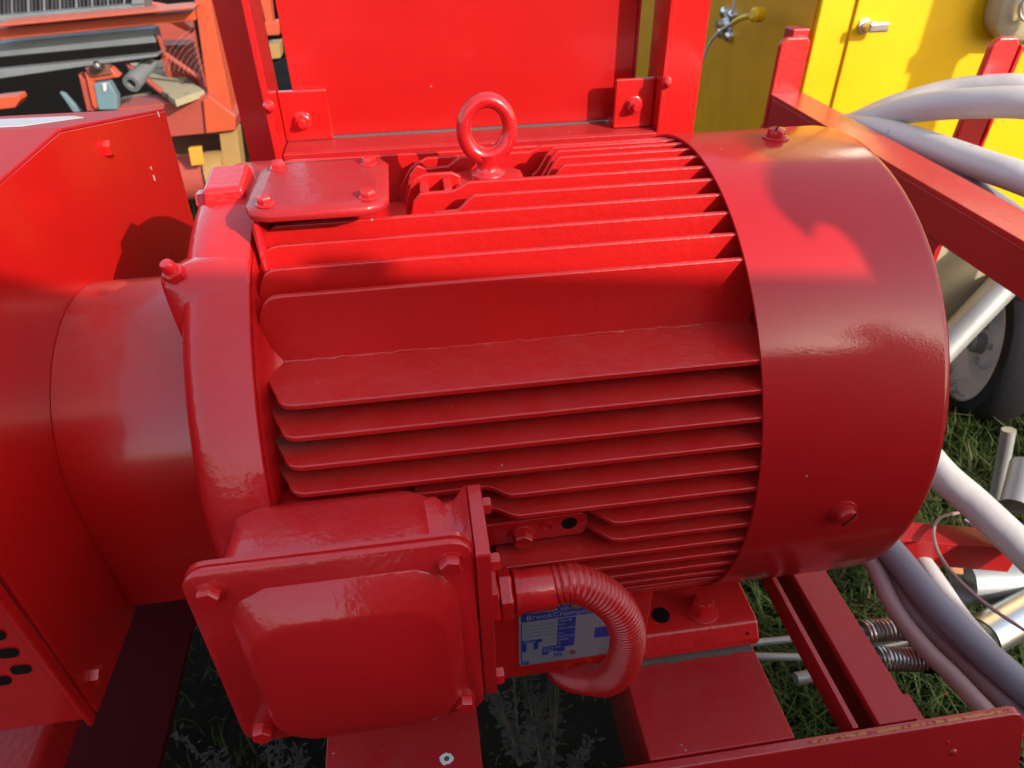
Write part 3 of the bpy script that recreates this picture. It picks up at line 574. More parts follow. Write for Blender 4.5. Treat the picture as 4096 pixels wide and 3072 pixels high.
# ventilation slots, two slanting rows
for ci in range(6):
    for ri in range(4 if ci else 3):
        sx_, sz_ = -0.2125-0.0160*ci, -0.0105-0.0185*ri+(0.0092 if ci % 2 else 0)
        b = NB(); prism(b, [(sx_+x+z*0.12, -0.2003, sz_+z) for x, z in rrect(0.0122, 0.0092, 0.0036, 4)], (0, -0.0004, 0)); obj('slot', b, 'dark_hole', fr)
for F in ((228, 322), (203, 1460)):
    q = at(F, 'x', XG); b = NB(); hexhead(b, (XG+0.0002, q.y, q.z), (1, 0, 0), 0.0072, 0.0055, rot=0.5); obj('bolt', b, 'red_sheet', cg)
# shaft sleeve: round top, straight sides
RS = 0.1115; ZS = -0.108
sec = [(RS, ZS)]+[(RS*math.cos(a*PI/40), RS*math.sin(a*PI/40)) for a in range(41)]+[(-RS, ZS)]
b = NB(); secs = sec+[(y*0.974, z*0.974 if z > 0 else z) for y, z in sec[::-1]]
prism(b, [(XG+0.0004, y, z) for y, z in secs], (0.115, 0, 0)); obj('shaft_sleeve', b, 'red_sheet', cg)
# sticker on the back slope
d01 = Vector((0, prof[1][0]-prof[2][0], prof[1][1]-prof[2][1])).normalized(); nn = Vector((0, -d01.z, d01.y)); nn = nn if nn.z > 0 else -nn
P2 = Vector((0, prof[2][0], prof[2][1]))
b = NB(); L0 = Vector((0, 0, 0)); pts = [Vector((x, 0, 0))+P2+d01*t+nn*0.0032 for x, t in ((-0.345, 0.055), (-0.235, 0.040), (-0.222, 0.125), (-0.245, 0.16), (-0.345, 0.175))]
prism(b, pts, nn*0.0006); obj('sticker', b, 'label_white', cg, label='faded white sticker on the guard top')
# flaked paint
for (px, py, s) in ((1168, 838, 0.0035), (1138, 1312, 0.0034), (1116, 1240, 0.0016)):
    q = at(z1(px, py), 'x', XG+0.0003); b = NB(); prism(b, [(XG+0.0002, q.y+s*0.3*math.cos(a)*random.uniform(.6, 1.2), q.z+s*math.sin(a)*random.uniform(.6, 1.2)) for a in [i*PI/4 for i in range(8)]], (0.0003, 0, 0)); obj('paint_flake', b, 'label_white', cg)

# ------------------------------------------------------------------ panel stand behind the motor
ps = thing('panel_stand', (0.13, 0.22, -0.26), 'glossy red panel in an upright angle iron frame behind the motor', 'panel stand')
b = NB(); box(b, -0.0930, -0.058, 0.230, 0.236, -0.26, 0.42); box(b, -0.0930, -0.0870, 0.236, 0.27, -0.26, 0.42); obj('post', b, 'red_sheet', ps, bevel=0.001)
b = NB(); box(b, 0.3165, 0.3545, 0.196, 0.202, -0.26, 0.42); box(b, 0.3485, 0.3545, 0.202, 0.24, -0.26, 0.42); obj('post', b, 'red_sheet', ps, bevel=0.001)
b = NB(); box(b, -0.0575, -0.0515, 0.172, 0.2295, 0.138, 0.42); obj('side_flange', b, 'red_sheet', ps, bevel=0.0012)
b = NB(); box(b, 0.3100, 0.3160, 0.180, 0.225, 0.146, 0.42); obj('side_flange', b, 'red_sheet', ps, bevel=0.0012)
b = NB(); box(b, -0.0510, 0.3095, 0.182, 0.236, 0.1465, 0.1515); box(b, -0.0510, 0.3095, 0.1770, 0.1818, 0.1455, 0.1515); obj('ledge', b, 'red_dusty', ps, bevel=0.0012)
b = NB(); box(b, -0.0380, 0.2935, 0.2215, 0.2265, 0.1530, 0.415); obj('panel', b, 'panel_red', ps, bevel=0.001)
b = NB(); box(b, 0.2938, 0.2965, 0.2215, 0.240, 0.1530, 0.415); obj('panel_return', b, 'red_deep', ps)
b = NB(); box(b, -0.004, 0.268, 0.2188, 0.2213, 0.1516, 0.1528); obj('silt_line', b, 'silt', ps)
b = NB(); box(b, -0.0512, -0.0060, 0.2145, 0.2205, 0.152, 0.198); obj('corner_bracket', b, 'red_sheet', ps, bevel=0.0014)
b = NB(); box(b, 0.2700, 0.3095, 0.196, 0.202, 0.152, 0.198); box(b, 0.270, 0.3095, 0.202, 0.221, 0.152, 0.157); obj('corner_bracket', b, 'red_sheet', ps, bevel=0.0014)
for x, y, z in ((-0.0325, 0.2142, 0.171), (0.2890, 0.1958, 0.1735)):
    b = NB(); hexhead(b, (x, y, z), (0, -1, 0), 0.0075, 0.005, washer=0.0088, rot=0.3); lathe(b, (x, y-0.0065, z), (0, -1, 0), [(0, 0.004), (0.005, 0.0038), (0.006, 0.003)], 12); obj('bolt', b, 'red_cast', ps)
for x, y, z in ((-0.053, 0.178, 0.196), (0.3145, 0.186, 0.197)):
    b = NB(); lathe(b, (x, y-0.006, z), (0, -1, 0.2), [(0, 0.0055), (0.003, 0.005), (0.006, 0.002), (0.0062, 0)], 10); obj('weld_blob', b, 'red_cast', ps)

# ------------------------------------------------------------------ unseen box added behind the camera to cast the long shadow on the motor
tr = thing('shadow_box', (0.8, -1.8, GZ), 'unseen dark grey ribbed box added to shade the lower motor', 'blocker')
HW = 0.86
def edge(x): return Vector((x, -(HW-0.0961+0.117*x)/0.75, HW))
e0, e1 = edge(-0.05), edge(1.80); ed = (e1-e0).normalized(); en = Vector((ed.y, -ed.x, 0)); en = en if en.y < 0 else -en
b = NB(); pts = [e0, e1, e1+en*1.1, e0+en*1.1]; prism(b, pts, (0, 0, -1.35)); obj('body', b, 'blocker_grey', tr, bevel=0.004)
for i in range(5):
    c = e0+ed*(0.15+i*0.42)-en*0.004; b = NB(); prism(b, [c, c+ed*0.04, c+ed*0.04-en*0.012, c-en*0.012], (0, 0, -1.3)); obj('rib', b, 'blocker_grey', tr)
for i in (0.4, 1.5):
    c = e0+ed*i+en*0.3; b = NB(); lathe(b, (c.x, c.y, GZ+0.28), en, [(-0.1, 0.12), (-0.09, 0.26), (0.09, 0.26), (0.1, 0.12)], 28); obj('wheel', b, 'tyre', tr)
# blocker added right of the camera, head shaped to throw the cowl's round shadow
def cowl_pt(F):
    d = ray(F); a = d.y**2+d.z**2; bq = 2*(CAM.y*d.y+CAM.z*d.z); c = CAM.y**2+CAM.z**2-RC*RC
    return CAM+d*((-bq-math.sqrt(max(bq*bq-4*a*c, 0)))/(2*a))
def zq(x, y): return ((2048+x/1.08)/1.85172, (y/1.08)/1.85172)
DL = 0.80
outl = [cowl_pt(zq(*p))-SUN*DL for p in ((1640, 785), (1500, 710), (1350, 660), (1230, 645), (1140, 670), (1095, 730), (1092, 800), (1120, 870), (1180, 940), (1250, 1000), (1300, 1045), (1298, 1005), (1320, 968), (1360, 962), (1420, 1000), (1480, 1060), (1540, 1168))]
E1 = Vector((math.cos(AZ), math.sin(AZ), 0)); E2 = E1.cross(SUN); E2 = E2 if E2.z > 0 else -E2
pc = outl[0].copy(); outl = [p-SUN*((p-pc).dot(SUN)) for p in outl]           # flatten square to the sun
outl += [outl[-1]-E2*0.06, outl[-1]-E2*0.06+E1*0.12, outl[0]+E1*0.03-E2*0.05]
wl_ = thing('cowl_blocker', (outl[0].x+0.02, outl[0].y, GZ), 'unseen black blocker on a stout post, added to shade the cowl', 'lamp')
b = NB(); prism(b, outl, -SUN*0.03); blockp = obj('blocker_head', b, 'black', wl_, bevel=0.002)
lo = outl[-3]; b = NB(); prism(b, [lo+E2*0.02, lo+E2*0.02+E1*0.11, Vector((lo.x, lo.y, GZ))+E1*0.11, Vector((lo.x, lo.y, GZ))], -SUN*0.03); obj('post', b, 'black', wl_)
cl_ = sum(outl[:9], Vector())/9; b = NB(); lathe(b, cl_+E1*0.03-SUN*0.031, -SUN, [(0, 0.03), (0.03, 0.035), (0.034, 0.02)], 24); obj('lens', b, 'blocker_glass', wl_)  # glass disc on the added blocker, gives no light

# ------------------------------------------------------------------ yellow cabinet
yc = thing('yellow_cabinet', (1.3, 1.2, GZ), 'bright yellow steel cabinet standing behind the hoses', 'cabinet')
CX, CY = 0.842, 0.86
b = NB(); box(b, CX, 2.3, CY, 2.9, GZ+0.06, 0.9); obj('carcass', b, 'yellow', yc, bevel=0.004)
b = NB(); box(b, 0.911, 1.98, CY-0.006, CY-0.0005, GZ+0.12, 0.85); dr = obj('door', b, 'yellow', yc, bevel=0.003)
b = NB(); box(b, CX-0.004, CX-0.0005, CY+0.01, 2.88, GZ+0.08, 0.88); obj('side_panel', b, 'yellow_shaded', yc, bevel=0.001, label='side panel in a yellow painted as shaded')
q = at((1880, 52), 'y', CY-0.006); b = NB(); lathe(b, (q.x-0.012, CY-0.006, q.z-0.003), (0.15, -1, 0.1), [(0, 0.014), (0.003, 0.014), (0.004, 0.009), (0.026, 0.009)], 8); hd = obj('latch', b, 'steel', yc)
b = NB(); box(b, q.x-0.020, q.x+0.020, CY-0.038, CY-0.029, q.z-0.010, q.z+0.008); obj('latch_handle', b, 'steel', hd, bevel=0.004)
# tap and plug on the side
q = at((1578, 52), 'x', CX); b = NB()
for dy, dz in ((-.024, -.022), (.024, -.022), (-.024, .022), (.024, .022)): lathe(b, (CX, q.y+dy, q.z+dz), (-1, 0, 0), [(0, 0.014), (0.014, 0.012), (0.018, 0.007)], 14)
lathe(b, (CX, q.y, q.z), (-1, 0, 0), [(0, 0.02), (0.012, 0.018), (0.02, 0.010), (0.035, 0.009)], 16); obj('tap', b, 'steel', yc)
wr = thing('wire', (0.8, 1.2, 0), 'thin pale wire with yellow plug looped on the cabinet side', 'wire')
pts = [at(z3(*p), 'x', CX-0.06) for p in ((150, 470), (180, 370), (230, 260), (310, 180), (420, 115), (500, 92))]
b = NB(); tube(b, spline(pts, 40), 0.0034, 8); obj('cable', b, 'hose_white', wr)
b = NB(); p0, p1 = pts[-2]+Vector((-.004, 0, 0)), pts[-1]+Vector((-.004, 0, 0)); tube(b, spline([pts[-3].lerp(pts[-2], .6), pts[-2], pts[-2].lerp(pts[-1], .6)], 8), 0.006, 8); obj('sleeve', b, 'yellow', wr)
b = NB(); lathe(b, pts[-1]+Vector((0.0, 0.0, 0)), (-1, -0.3, 0.1), [(-0.02, 0.014), (0, 0.014), (0.006, 0.008)], 16); obj('plug', b, 'yellow', wr)
b = NB(); tube(b, [at(z3(360, 90), 'x', CX-0.05), at(z3(372, 40), 'x', CX-0.05), at(z3(380, -30), 'x', CX-0.05)], 0.0034, 8); obj('cable', b, 'hose_white', wr)
# post and crosspiece added out of view, casting the dark band on the door
po = thing('band_blocker', (1.335, 0.30, GZ), 'unseen post added to cast the dark band on the yellow cabinet', 'post')
dsh = (CY-0.30); ox = dsh*math.tan(AZ); oz = dsh*TANEL/math.cos(AZ)
s0 = at(z3(1765, 0), 'y', CY-0.006); s1 = at(z3(1575, 600), 'y', CY-0.006)
b = NB(); box(b, s0.x+ox-0.03, s0.x+ox+0.03, 0.28, 0.32, GZ, 1.0); obj('upright', b, 'rust', po)
s2 = at(z3(1640, 420), 'y', CY-0.006); b = NB(); box(b, s2.x+ox-0.042, s2.x+ox+0.042, 0.275, 0.325, s2.z+oz, s2.z+oz+0.03); obj('cross_lug', b, 'rust', po)

# beige canister hanging in front of the cabinet
YB = 0.812
bc = thing('beige_canister', tuple(at(z3(2180, 120), 'y', YB)), 'beige plastic canister with wire loop hanging on the yellow cabinet', 'canister')
q = at(z3(2022, 140), 'y', YB); q2 = at(z3(2150, 268), 'y', YB); W2 = 0.30; H2 = 0.36
b = NB(); cx, cz = q.x+W2/2, q2.z+H2/2
loft(b, [[(cx+x, y, cz+z) for x, z in rrect(W2-2*i, H2-2*i, 0.06-i*.5, 8)] for y, i in ((YB-0.008, 0.02), (YB-0.004, 0.006), (YB, 0), (0.846, 0), (0.850, 0.004), (0.852, 0.02))]); obj('shell', b, 'beige', bc, ang=60)
pts = [at(z3(*p), 'y', YB-0.02) for p in ((2230, -60), (2185, 40), (2185, 100), (2215, 125), (2260, 90), (2260, 0))]; b = NB(); tube(b, spline(pts, 30), 0.0035, 8); obj('wire_loop', b, 'steel', bc)

# ------------------------------------------------------------------ hose rack
hr = thing('hose_rack', (0.79, 0.4, -0.35), 'red steel hose rack bar with upright end tabs', 'hose rack')
b = NB(); box(b, 0.7745, 0.840, -0.12, 0.852, -0.008, 0.0); obj('bar_top', b, 'red', hr, bevel=0.001)
b = NB(); box(b, 0.7755, 0.7835, -0.12, 0.850, -0.062, -0.0085); obj('bar_web', b, 'red_deep', hr, bevel=0.001)
t0 = at(z3(680, 210), 'y', 0.852); t1 = at(z3(610, 590), 'y', 0.852); 
b = NB(); pts = [(0.7725, 0.852, -0.10), (0.832, 0.852, -0.10), (0.834, 0.852, 0.09), (0.826, 0.852, 0.100), (0.785, 0.852, 0.100), (0.7735, 0.852, 0.090)]; prism(b, pts, (0, 0.012, 0)); obj('end_tab', b, 'red', hr, bevel=0.004)
b = NB(); box(b, 0.80, 0.834, 0.8645, 0.90, 0.06, 0.112); obj('end_tab_brace', b, 'red_deep', hr, bevel=0.003)
b = NB(); ta = at(z3(2140, 235), 'y', 0.62); tbm = at(z3(1860, 870), 'y', 0.62)
prism(b, [(ta.x-0.030, 0.62, ta.z-0.012), (ta.x-0.02, 0.62, ta.z), (ta.x+0.012, 0.62, ta.z), (ta.x+0.020, 0.62, ta.z-0.012), (tbm.x+0.022, 0.62, tbm.z-0.2), (tbm.x-0.030, 0.62, tbm.z-0.2)], (0, 0.014, 0)); obj('end_tab', b, 'red_deep', hr, bevel=0.004)
b = NB(); xe = ta.x+0.021; prism(b, [(xe, 0.618, ta.z-0.012), (xe+0.007, 0.618, ta.z-0.014), (tbm.x+0.030, 0.618, tbm.z-0.2), (tbm.x+0.023, 0.618, tbm.z-0.2)], (0, 0.016, 0)); obj('tab_edge', b, 'red', hr, bevel=0.002)
for y in (0.30, 0.84):
    b = NB(); box(b, 0.775, 0.783, y, y+0.03, GZ, -0.0625); obj('leg', b, 'red_deep', hr)

# ------------------------------------------------------------------ hoses
def hose(label, pts, r, mat, n=90):
    b = NB(); P = spline(pts, n); tube(b, P, r, 20)
    o = obj('hose', b, mat, origin=tuple(P[len(P)//2])); tag(o, label, 'hose', 'pale hoses looped over the rack'); return o
def H3(x, y, Y): return tuple(at(z3(x, y), 'y', Y))
def H5(x, y, Z): return tuple(at(z5(x, y), 'z', Z))
hose('pale hose arching highest over the rack, farthest back', [H3(900, 930, .84), H3(1100, 800, .76), H3(1300, 702, .71), H3(1500, 635, .68), H3(1750, 572, .65), H3(2000, 548, .61), H3(2250, 560, .57), H3(2700, 700, .5)], 0.0190, 'hose_white')
hose('thick pale hose arching in front of the yellow cabinet', [H3(850, 930, .82), H3(980, 855, .77), H3(1120, 795, .72), H3(1280, 745, .67), H3(1480, 697, .61), H3(1700, 666, .55), H3(1950, 652, .50), H3(2250, 655, .45), H3(2600, 730, .40)], 0.0228, 'hose_white')
hose('thick pale hose sloping down to the right over the rack', [H3(850, 830, .84), H3(1000, 800, .76), H3(1160, 806, .69), H3(1350, 845, .61), H3(1650, 940, .51), H3(1950, 1045, .43), H3(2212, 1135, .37), H3(2600, 1290, .30)], 0.0220, 'hose_white')
hose('lilac grey hose lying under the pale hoses beside the rack bar', [H3(1000, 820, .72), H3(1200, 880, .64), H3(1400, 965, .57), H3(1620, 1065, .50), H3(1850, 1185, .44), H3(2100, 1345, .39), H3(2400, 1560, .33)], 0.0175, 'hose_lilac')
hose('lilac grey hose crossing below the cowl to the rail corner', [H5(700, 200, -.30), H5(930, 420, -.31), H5(1150, 690, -.32), H5(1350, 900, -.33), H5(1560, 1090, -.34), H5(1760, 1260, -.35), H5(2000, 1450, -.36)], 0.0165, 'hose_lilac')
hose('bright white hose behind the lilac one below the cowl', [H5(820, 150, -.40), H5(960, 300, -.40), H5(1100, 470, -.40), H5(1220, 640, -.41), H5(1330, 800, -.42), H5(1500, 1000, -.43)], 0.0125, 'hose_white')
hose('thin pinkish hose nearest the springs', [H5(700, 330, -.32), H5(840, 510, -.33), H5(960, 760, -.34), H5(1120, 970, -.35), H5(1280, 1130, -.355), H5(1430, 1290, -.36), H5(1560, 1420, -.37)], 0.0100, 'hose_pink')
hose('pinkish hose squeezed between the thin and the lilac hose', [H5(780, 330, -.33), H5(920, 540, -.34), H5(1060, 770, -.35), H5(1220, 940, -.36), H5(1380, 1090, -.365), H5(1550, 1250, -.37), H5(1700, 1400, -.38)], 0.0115, 'hose_pink')
hose('thick white hose slanting out of the right edge past the wheel', [H5(1080, -180, -.30), H5(1230, 0, -.31), H5(1400, 150, -.32), H5(1560, 300, -.33), H5(1720, 450, -.34), H5(2000, 720, -.36)], 0.0215, 'hose_white')

# ------------------------------------------------------------------ springs on rods
def spring(label, F0, F1, Z, r, turns):
    p0, p1 = at(z5(*F0), 'z', Z), at(z5(*F1), 'z', Z); d = (p1-p0); A, B, D = frame_of(d)
    t = thing('coil_spring', tuple((p0+p1)/2), label, 'spring', 'coil springs on rods')
    n = turns*18; P = [p0+d*(i/n)+(A*math.cos(2*PI*i/18)+B*math.sin(2*PI*i/18))*r for i in range(n+1)]
    b = NB(); tube(b, P, d.length/turns*0.36, 8); obj('coil', b, 'steel', t)
    b = NB(); rod(b, p0-D*0.16, p1+D*0.02, r*0.35, 12); obj('rod', b, 'zinc', t)
    b = NB(); lathe(b, p1, D, [(0, r*1.2), (0.006, r*1.25), (0.03, r*0.9), (0.032, r*0.4)], 20); obj('end_cup', b, 'black', t)
spring('bright coil spring beside the channel, upper of two', (775, 890), (1000, 868), -.40, 0.0125, 10)
spring('dull coil spring beside the channel, lower of two', (860, 1040), (1120, 1045), -.38, 0.0125, 12)
b = NB(); rod(b, at(z5(820, 985), 'z', -.42), at(z5(1040, 935), 'z', -.42), 0.005, 10); tag(obj('rod', b, 'zinc', origin=tuple(at(z5(930, 960), 'z', -.42))), 'thin steel rod lying between the two springs', 'rod')
b = NB(); rod(b, at(z5(400, 1155), 'z', -.42), at(z5(700, 1090), 'z', -.42), 0.0075, 12); tag(obj('rod', b, 'zinc', origin=tuple(at(z5(500, 1130), 'z', -.42))), 'short grey rod end showing left of the channel below the spring rods', 'rod')

# ------------------------------------------------------------------ scrap tubes and clamp on the right
def tubething(name, label, F0, F1, Z0, Z1, r, mat, cut=False, cat='pipe', conv=z5, wall=0.12):
    p0, p1 = at(conv(*F0), 'z', Z0), at(conv(*F1), 'z', Z1); d = p1-p0; b = NB()
    L = d.length; ri = r*(1-wall)
    lathe(b, p0, d, [(L*0.6, ri), (0, ri), (0, r), (L, r), (L, ri)], 32, cap=False)
    return tag(obj(name, b, mat, origin=tuple((p0+p1)/2), ang=35), label, cat)
tubething('pipe', 'galvanised tube with open end facing the hoses', (1345, 600), (1760, 585), -.50, -.50, 0.033, 'zinc')
tubething('pipe', 'polished tube slanting below the galvanised tube', (1450, 920), (1800, 720), -.50, -.50, 0.028, 'steel')
tubething('pipe', 'upright grey pipe at the right edge behind the white hose', (1640, 180), (1700, -60), -.45, -.42, 0.021, 'zinc')
p0 = at(z4(810, 1640), 'y', 0.25); p1 = at(z4(878, 1270), 'y', 0.28); b = NB(); rod(b, p0, p1, 0.011, 14); tag(obj('pipe', b, 'zinc', origin=tuple(p0)), 'slim upright tube standing in the grass below the wheel', 'pipe')
kl = thing('pipe_clamp', tuple(at(z5(1400, 400), 'z', -.45)), 'grey bolted pipe clamp lying above the galvanised tube', 'clamp')
q = at(z5(1385, 350), 'z', -.44); b = NB(); hexhead(b, q, (-0.6, -0.6, 0.5), 0.013, 0.02); obj('nut', b, 'zinc', kl)
q = at(z5(1355, 405), 'z', -.44); b = NB(); hexhead(b, q, (-0.8, -0.5, 0.2), 0.012, 0.014, rot=0.4); obj('nut', b, 'zinc', kl)
q0, q1 = at(z5(1470, 350), 'z', -.45), at(z5(1600, 500), 'z', -.46); b = NB(); d = (q1-q0).normalized(); sd_ = d.cross(Vector((0, 0, 1)))
prism(b, [q0, q1, q1+sd_*0.018, q0+sd_*0.018], (0, 0, 0.008)); obj('strap', b, 'galv', kl, bevel=0.001)
q0, q1 = at(z5(1400, 440), 'z', -.47), at(z5(1530, 480), 'z', -.47); b = NB(); rod(b, q0, q1, 0.011, 12); obj('bolt_shank', b, 'rust', kl)
q = at(z5(1450, 290), 'z', -.43); b = NB(); pts = [q+Vector(v) for v in ((-.022, 0.01, 0), (0, 0.03, 0.01), (0.012, 0.012, 0.006), (0.02, -0.01, 0), (0, -0.02, 0)) ]; prism(b, pts, (0, 0, 0.006)); obj('bracket_tab', b, 'steel', kl, bevel=0.001)
# half shell strut under the tube
q0, q1 = at(z5(1330, 640), 'z', -.53), at(z5(1410, 700), 'z', -.53); b = NB(); prism(b, [q0, q1, q1+Vector((0.0, 0.006, 0)), q0+Vector((0, 0.006, 0))], (0, 0, 0.02)); obj('strap', b, 'steel', kl)
# thin twisted wire loop
pts = [at(zr(*p), 'z', zz) for p, zz in (((740, 0), -.36), ((650, 20), -.36), ((570, 55), -.36), ((520, 150), -.355), ((530, 270), -.35), ((580, 390), -.35), ((680, 530), -.345), ((860, 710), -.34), ((1050, 860), -.34), ((1320, 1040), -.335))]
b = NB(); tube(b, spline(pts, 80), 0.0022, 8); tag(obj('wire', b, 'hose_pink', origin=tuple(pts[4])), 'thin bare wire looping across the scrap tubes', 'wire')
# dead leaf
c0 = at(zr(640, 430), 'z', -.44); b = NB(); ring = []
for i in range(14):
    a = 2*PI*i/14; r_ = 0.028*(1+0.25*math.sin(3*a)+0.15*random.uniform(-1, 1)); ring.append(b.verts.new(c0+Vector((r_*math.cos(a)*1.3, r_*math.sin(a)*0.7, 0.008*math.sin(2*a)))))
mid = b.verts.new(c0+Vector((0, 0, 0.006)))
for i in range(14): b.faces.new((mid, ring[i], ring[(i+1) % 14]))
lf = obj('dead_leaf', b, 'leaf_brown', origin=tuple(c0)); tag(lf, 'curled brown dead leaf caught behind the wire', 'leaf'); sm = lf.modifiers.new('t', 'SOLIDIFY'); sm.thickness = 0.001

# ------------------------------------------------------------------ wheel, mudguard and tube of the small trailer on the right
WC = Vector((1.335, 0.66, -0.525)); WA = Vector((-0.93, 0.34, 0.05)).normalized()
wt = thing('trailer_wheel', (WC.x, WC.y, GZ), 'black tyred trailer wheel with grey steel rim', 'wheel')
b = NB(); lathe(b, WC, WA, [(-0.045, 0.132), (-0.052, 0.142), (-0.046, 0.163), (-0.03, 0.172), (0.03, 0.172), (0.046, 0.163), (0.052, 0.142), (0.045, 0.132)], 56, cap=False); obj('tyre', b, 'tyre', wt)
b = NB(); lathe(b, WC, WA, [(0.048, 0.137), (0.050, 0.132), (0.042, 0.126), (0.032, 0.114), (0.026, 0.098), (0.012, 0.086), (0.010, 0.060), (0.022, 0.050), (0.024, 0.030), (0.024, 0.0)], 48, cap=False); rm = obj('rim', b, 'rim', wt)
b = NB(); lathe(b, WC, WA, [(0.02, 0.024), (0.046, 0.022), (0.05, 0.016), (0.051, 0)], 20); obj('hub', b, 'galv', rm)
A, B, D = frame_of(WA)
for i in range(4):
    c = WC+(A*math.cos(i*PI/2+0.4)+B*math.sin(i*PI/2+0.4))*0.040+D*0.0235; b = NB(); hexhead(b, c, D, 0.007, 0.008); obj('wheel_nut', b, 'zinc', rm)
bmud = thing('mudguard', tuple(at(z4(620, 420), 'y', 0.72)), 'beige flat panel beside the wheel, behind the cowl', 'panel')
b = NB(); pp = [at(z4(*p), 'y', 0.72) for p in ((400, 100), (560, 40), (1010, 330), (1010, 420), (800, 520), (640, 720), (540, 800))]; prism(b, pp, (0, 0.012, 0)); obj('sheet', b, 'beige', bmud, bevel=0.002)
p0, p1 = at(z4(590, 740), 'y', 0.58), at(z4(1010, 300), 'y', 0.62); b = NB(); rod(b, p0+(p0-p1)*0.3, p1+(p1-p0)*0.3, 0.030, 20); tag(obj('tube_frame', b, 'zinc', origin=tuple(p0)), 'galvanised frame tube crossing above the wheel', 'tube')
p0, p1 = at(z4(430, 260), 'y', 0.66), at(z4(530, 120), 'y', 0.66); b = NB(); rod(b, p0, p1, 0.012, 14); tag(obj('strut', b, 'beige', origin=tuple(p0)), 'thin cream strut beside the beige panel by the cowl', 'strut')

# ------------------------------------------------------------------ orange machine at the left
YM = 2.0
om = thing('orange_machine', (-0.7, YM, GZ), 'worn orange machine frame with radiator behind the guard', 'machine')
def Q(x, y, Y=YM): return at(z1(x, y), 'y', Y)
def slab(name, pix, mat, Y=YM, t=0.06, parent=None, bevel=0.003, dz=0):
    b = NB(); prism(b, [Q(x, y, Y) for x, y in pix], (0, t, 0)); return obj(name, b, mat, parent or om, bevel=bevel)
slab('post', [(1425, -60), (1535, -60), (1700, 760), (1735, 960), (1560, 800), (1530, 690)], 'orange', t=0.10)
slab('crossbeam', [(-60, 215), (1432, 78), (1440, 152), (-60, 300)], 'orange', Y=YM-0.02, t=0.05)
slab('crossbeam_lip', [(-60, 190), (1432, 52), (1432, 66), (-60, 205)], 'orange', Y=YM-0.08, t=0.12)
slab('lower_beam', [(860, 800), (1250, 760), (1530, 700), (1740, 870), (1735, 965), (1260, 1010), (900, 1030)], 'orange_rust', Y=YM-0.03, t=0.14)
slab('lower_beam_end', [(1495, 740), (1540, 705), (1735, 860), (1735, 960), (1520, 985)], 'orange', Y=YM-0.045, t=0.0145)
rad = slab('radiator_frame', [(-60, 125), (930, 40), (1062, 20), (1062, 72), (-60, 172)], 'galv', Y=YM+0.06, t=0.10)
slab('radiator_frame', [(965, -60), (1062, -60), (1062, 30), (968, 40)], 'galv', Y=YM+0.055, t=0.11)
slab('radiator_core', [(-60, -80), (962, -80), (962, 60), (-60, 140)], 'black', Y=YM+0.12, t=0.08)
for i in range(34):
    x = -40+i*29.5; w3 = (13, 9, 16)[i % 3]
    slab('radiator_fin', [(x, -80), (x+w3, -80), (x+w3+5, 118-x*0.08), (x+5, 118-x*0.08)], 'gunmetal' if i % 4 else 'galv', Y=YM+0.105, t=0.012, parent=rad, bevel=0)
slab('radiator_header', [(-60, 322), (1120, 215), (1150, 318), (-60, 430)], 'galv', Y=YM+0.05, t=0.08)
slab('rubber_strip', [(-60, 432), (1150, 320), (1172, 395), (-60, 520)], 'black', Y=YM+0.03, t=0.08)
slab('bottom_edge', [(-60, 522), (1172, 397), (1160, 420), (700, 480), (-60, 590)], 'galv', Y=YM-0.01, t=0.1)
slab('inner_plate', [(1130, 180), (1420, 150), (1520, 700), (1480, 610), (1200, 390)], 'orange_rust', Y=YM+1.2, t=0.02)
slab('inner_strut', [(1075, 20), (1200, 40), (1420, 210), (1410, 250), (1250, 170)], 'orange', Y=YM+0.20, t=0.04)
slab('inner_edge', [(1145, 250), (1190, 280), (1215, 390), (1490, 580), (1490, 606), (1200, 410)], 'orange_rust', Y=YM+0.05, t=0.02)
b = NB(); pp = [at(z1(*p), 'z', -0.20) for p in ((930, 470), (1200, 440), (1505, 665), (1290, 740))]; prism(b, pp, (0, 0, -0.02)); obj('sandy_board', b, 'sand', om, bevel=0.002, label='board strewn with pale sand')
slab('board_edge', [(912, 470), (935, 470), (1292, 742), (1240, 740)], 'orange_rust', Y=YM+0.02, t=0.02)
slab('bracket_plate', [(620, 535), (810, 500), (880, 570), (640, 605)], 'orange', Y=YM-0.02, t=0.04)
slab('bracket_side', [(575, 545), (640, 605), (720, 820), (640, 820)], 'orange_rust', Y=YM-0.01, t=0.05)
slab('bracket_leg', [(640, 600), (690, 600), (720, 780), (715, 810), (680, 780)], 'orange', Y=YM-0.025, t=0.03)
slab('mount_pad', [(620, 500), (790, 480), (825, 548), (670, 572)], 'rust', Y=YM-0.03, t=0.03)
q = Q(725, 500, YM-0.04); b = NB(); lathe(b, q, (0, -0.3, 1), [(0, 0.02), (0.006, 0.02), (0.009, 0.011), (0.018, 0.008)], 14); obj('mount_bolt', b, 'steel', om)
slab('teal_cover', [(683, 615), (800, 600), (862, 710), (865, 815), (722, 815)], 'teal', Y=YM-0.03, t=0.04, bevel=0.006)
slab('tab', [(752, 615), (782, 612), (788, 660), (776, 682), (760, 675)], 'label_white', Y=YM-0.036, t=0.004)
slab('teal_strip', [(435, 680), (470, 690), (600, 830), (540, 830)], 'teal', Y=YM+0.05, t=0.02)
slab('orange_stub', [(-60, 728), (130, 705), (148, 740), (112, 795), (-60, 815)], 'orange', Y=YM, t=0.06)
slab('dark_backdrop', [(-100, -100), (2100, -100), (2100, 420), (1500, 700), (1500, 1000), (-100, 1100)], 'black', Y=YM+1.3, t=0.05)  # black sheet added as a dark backdrop behind the frame
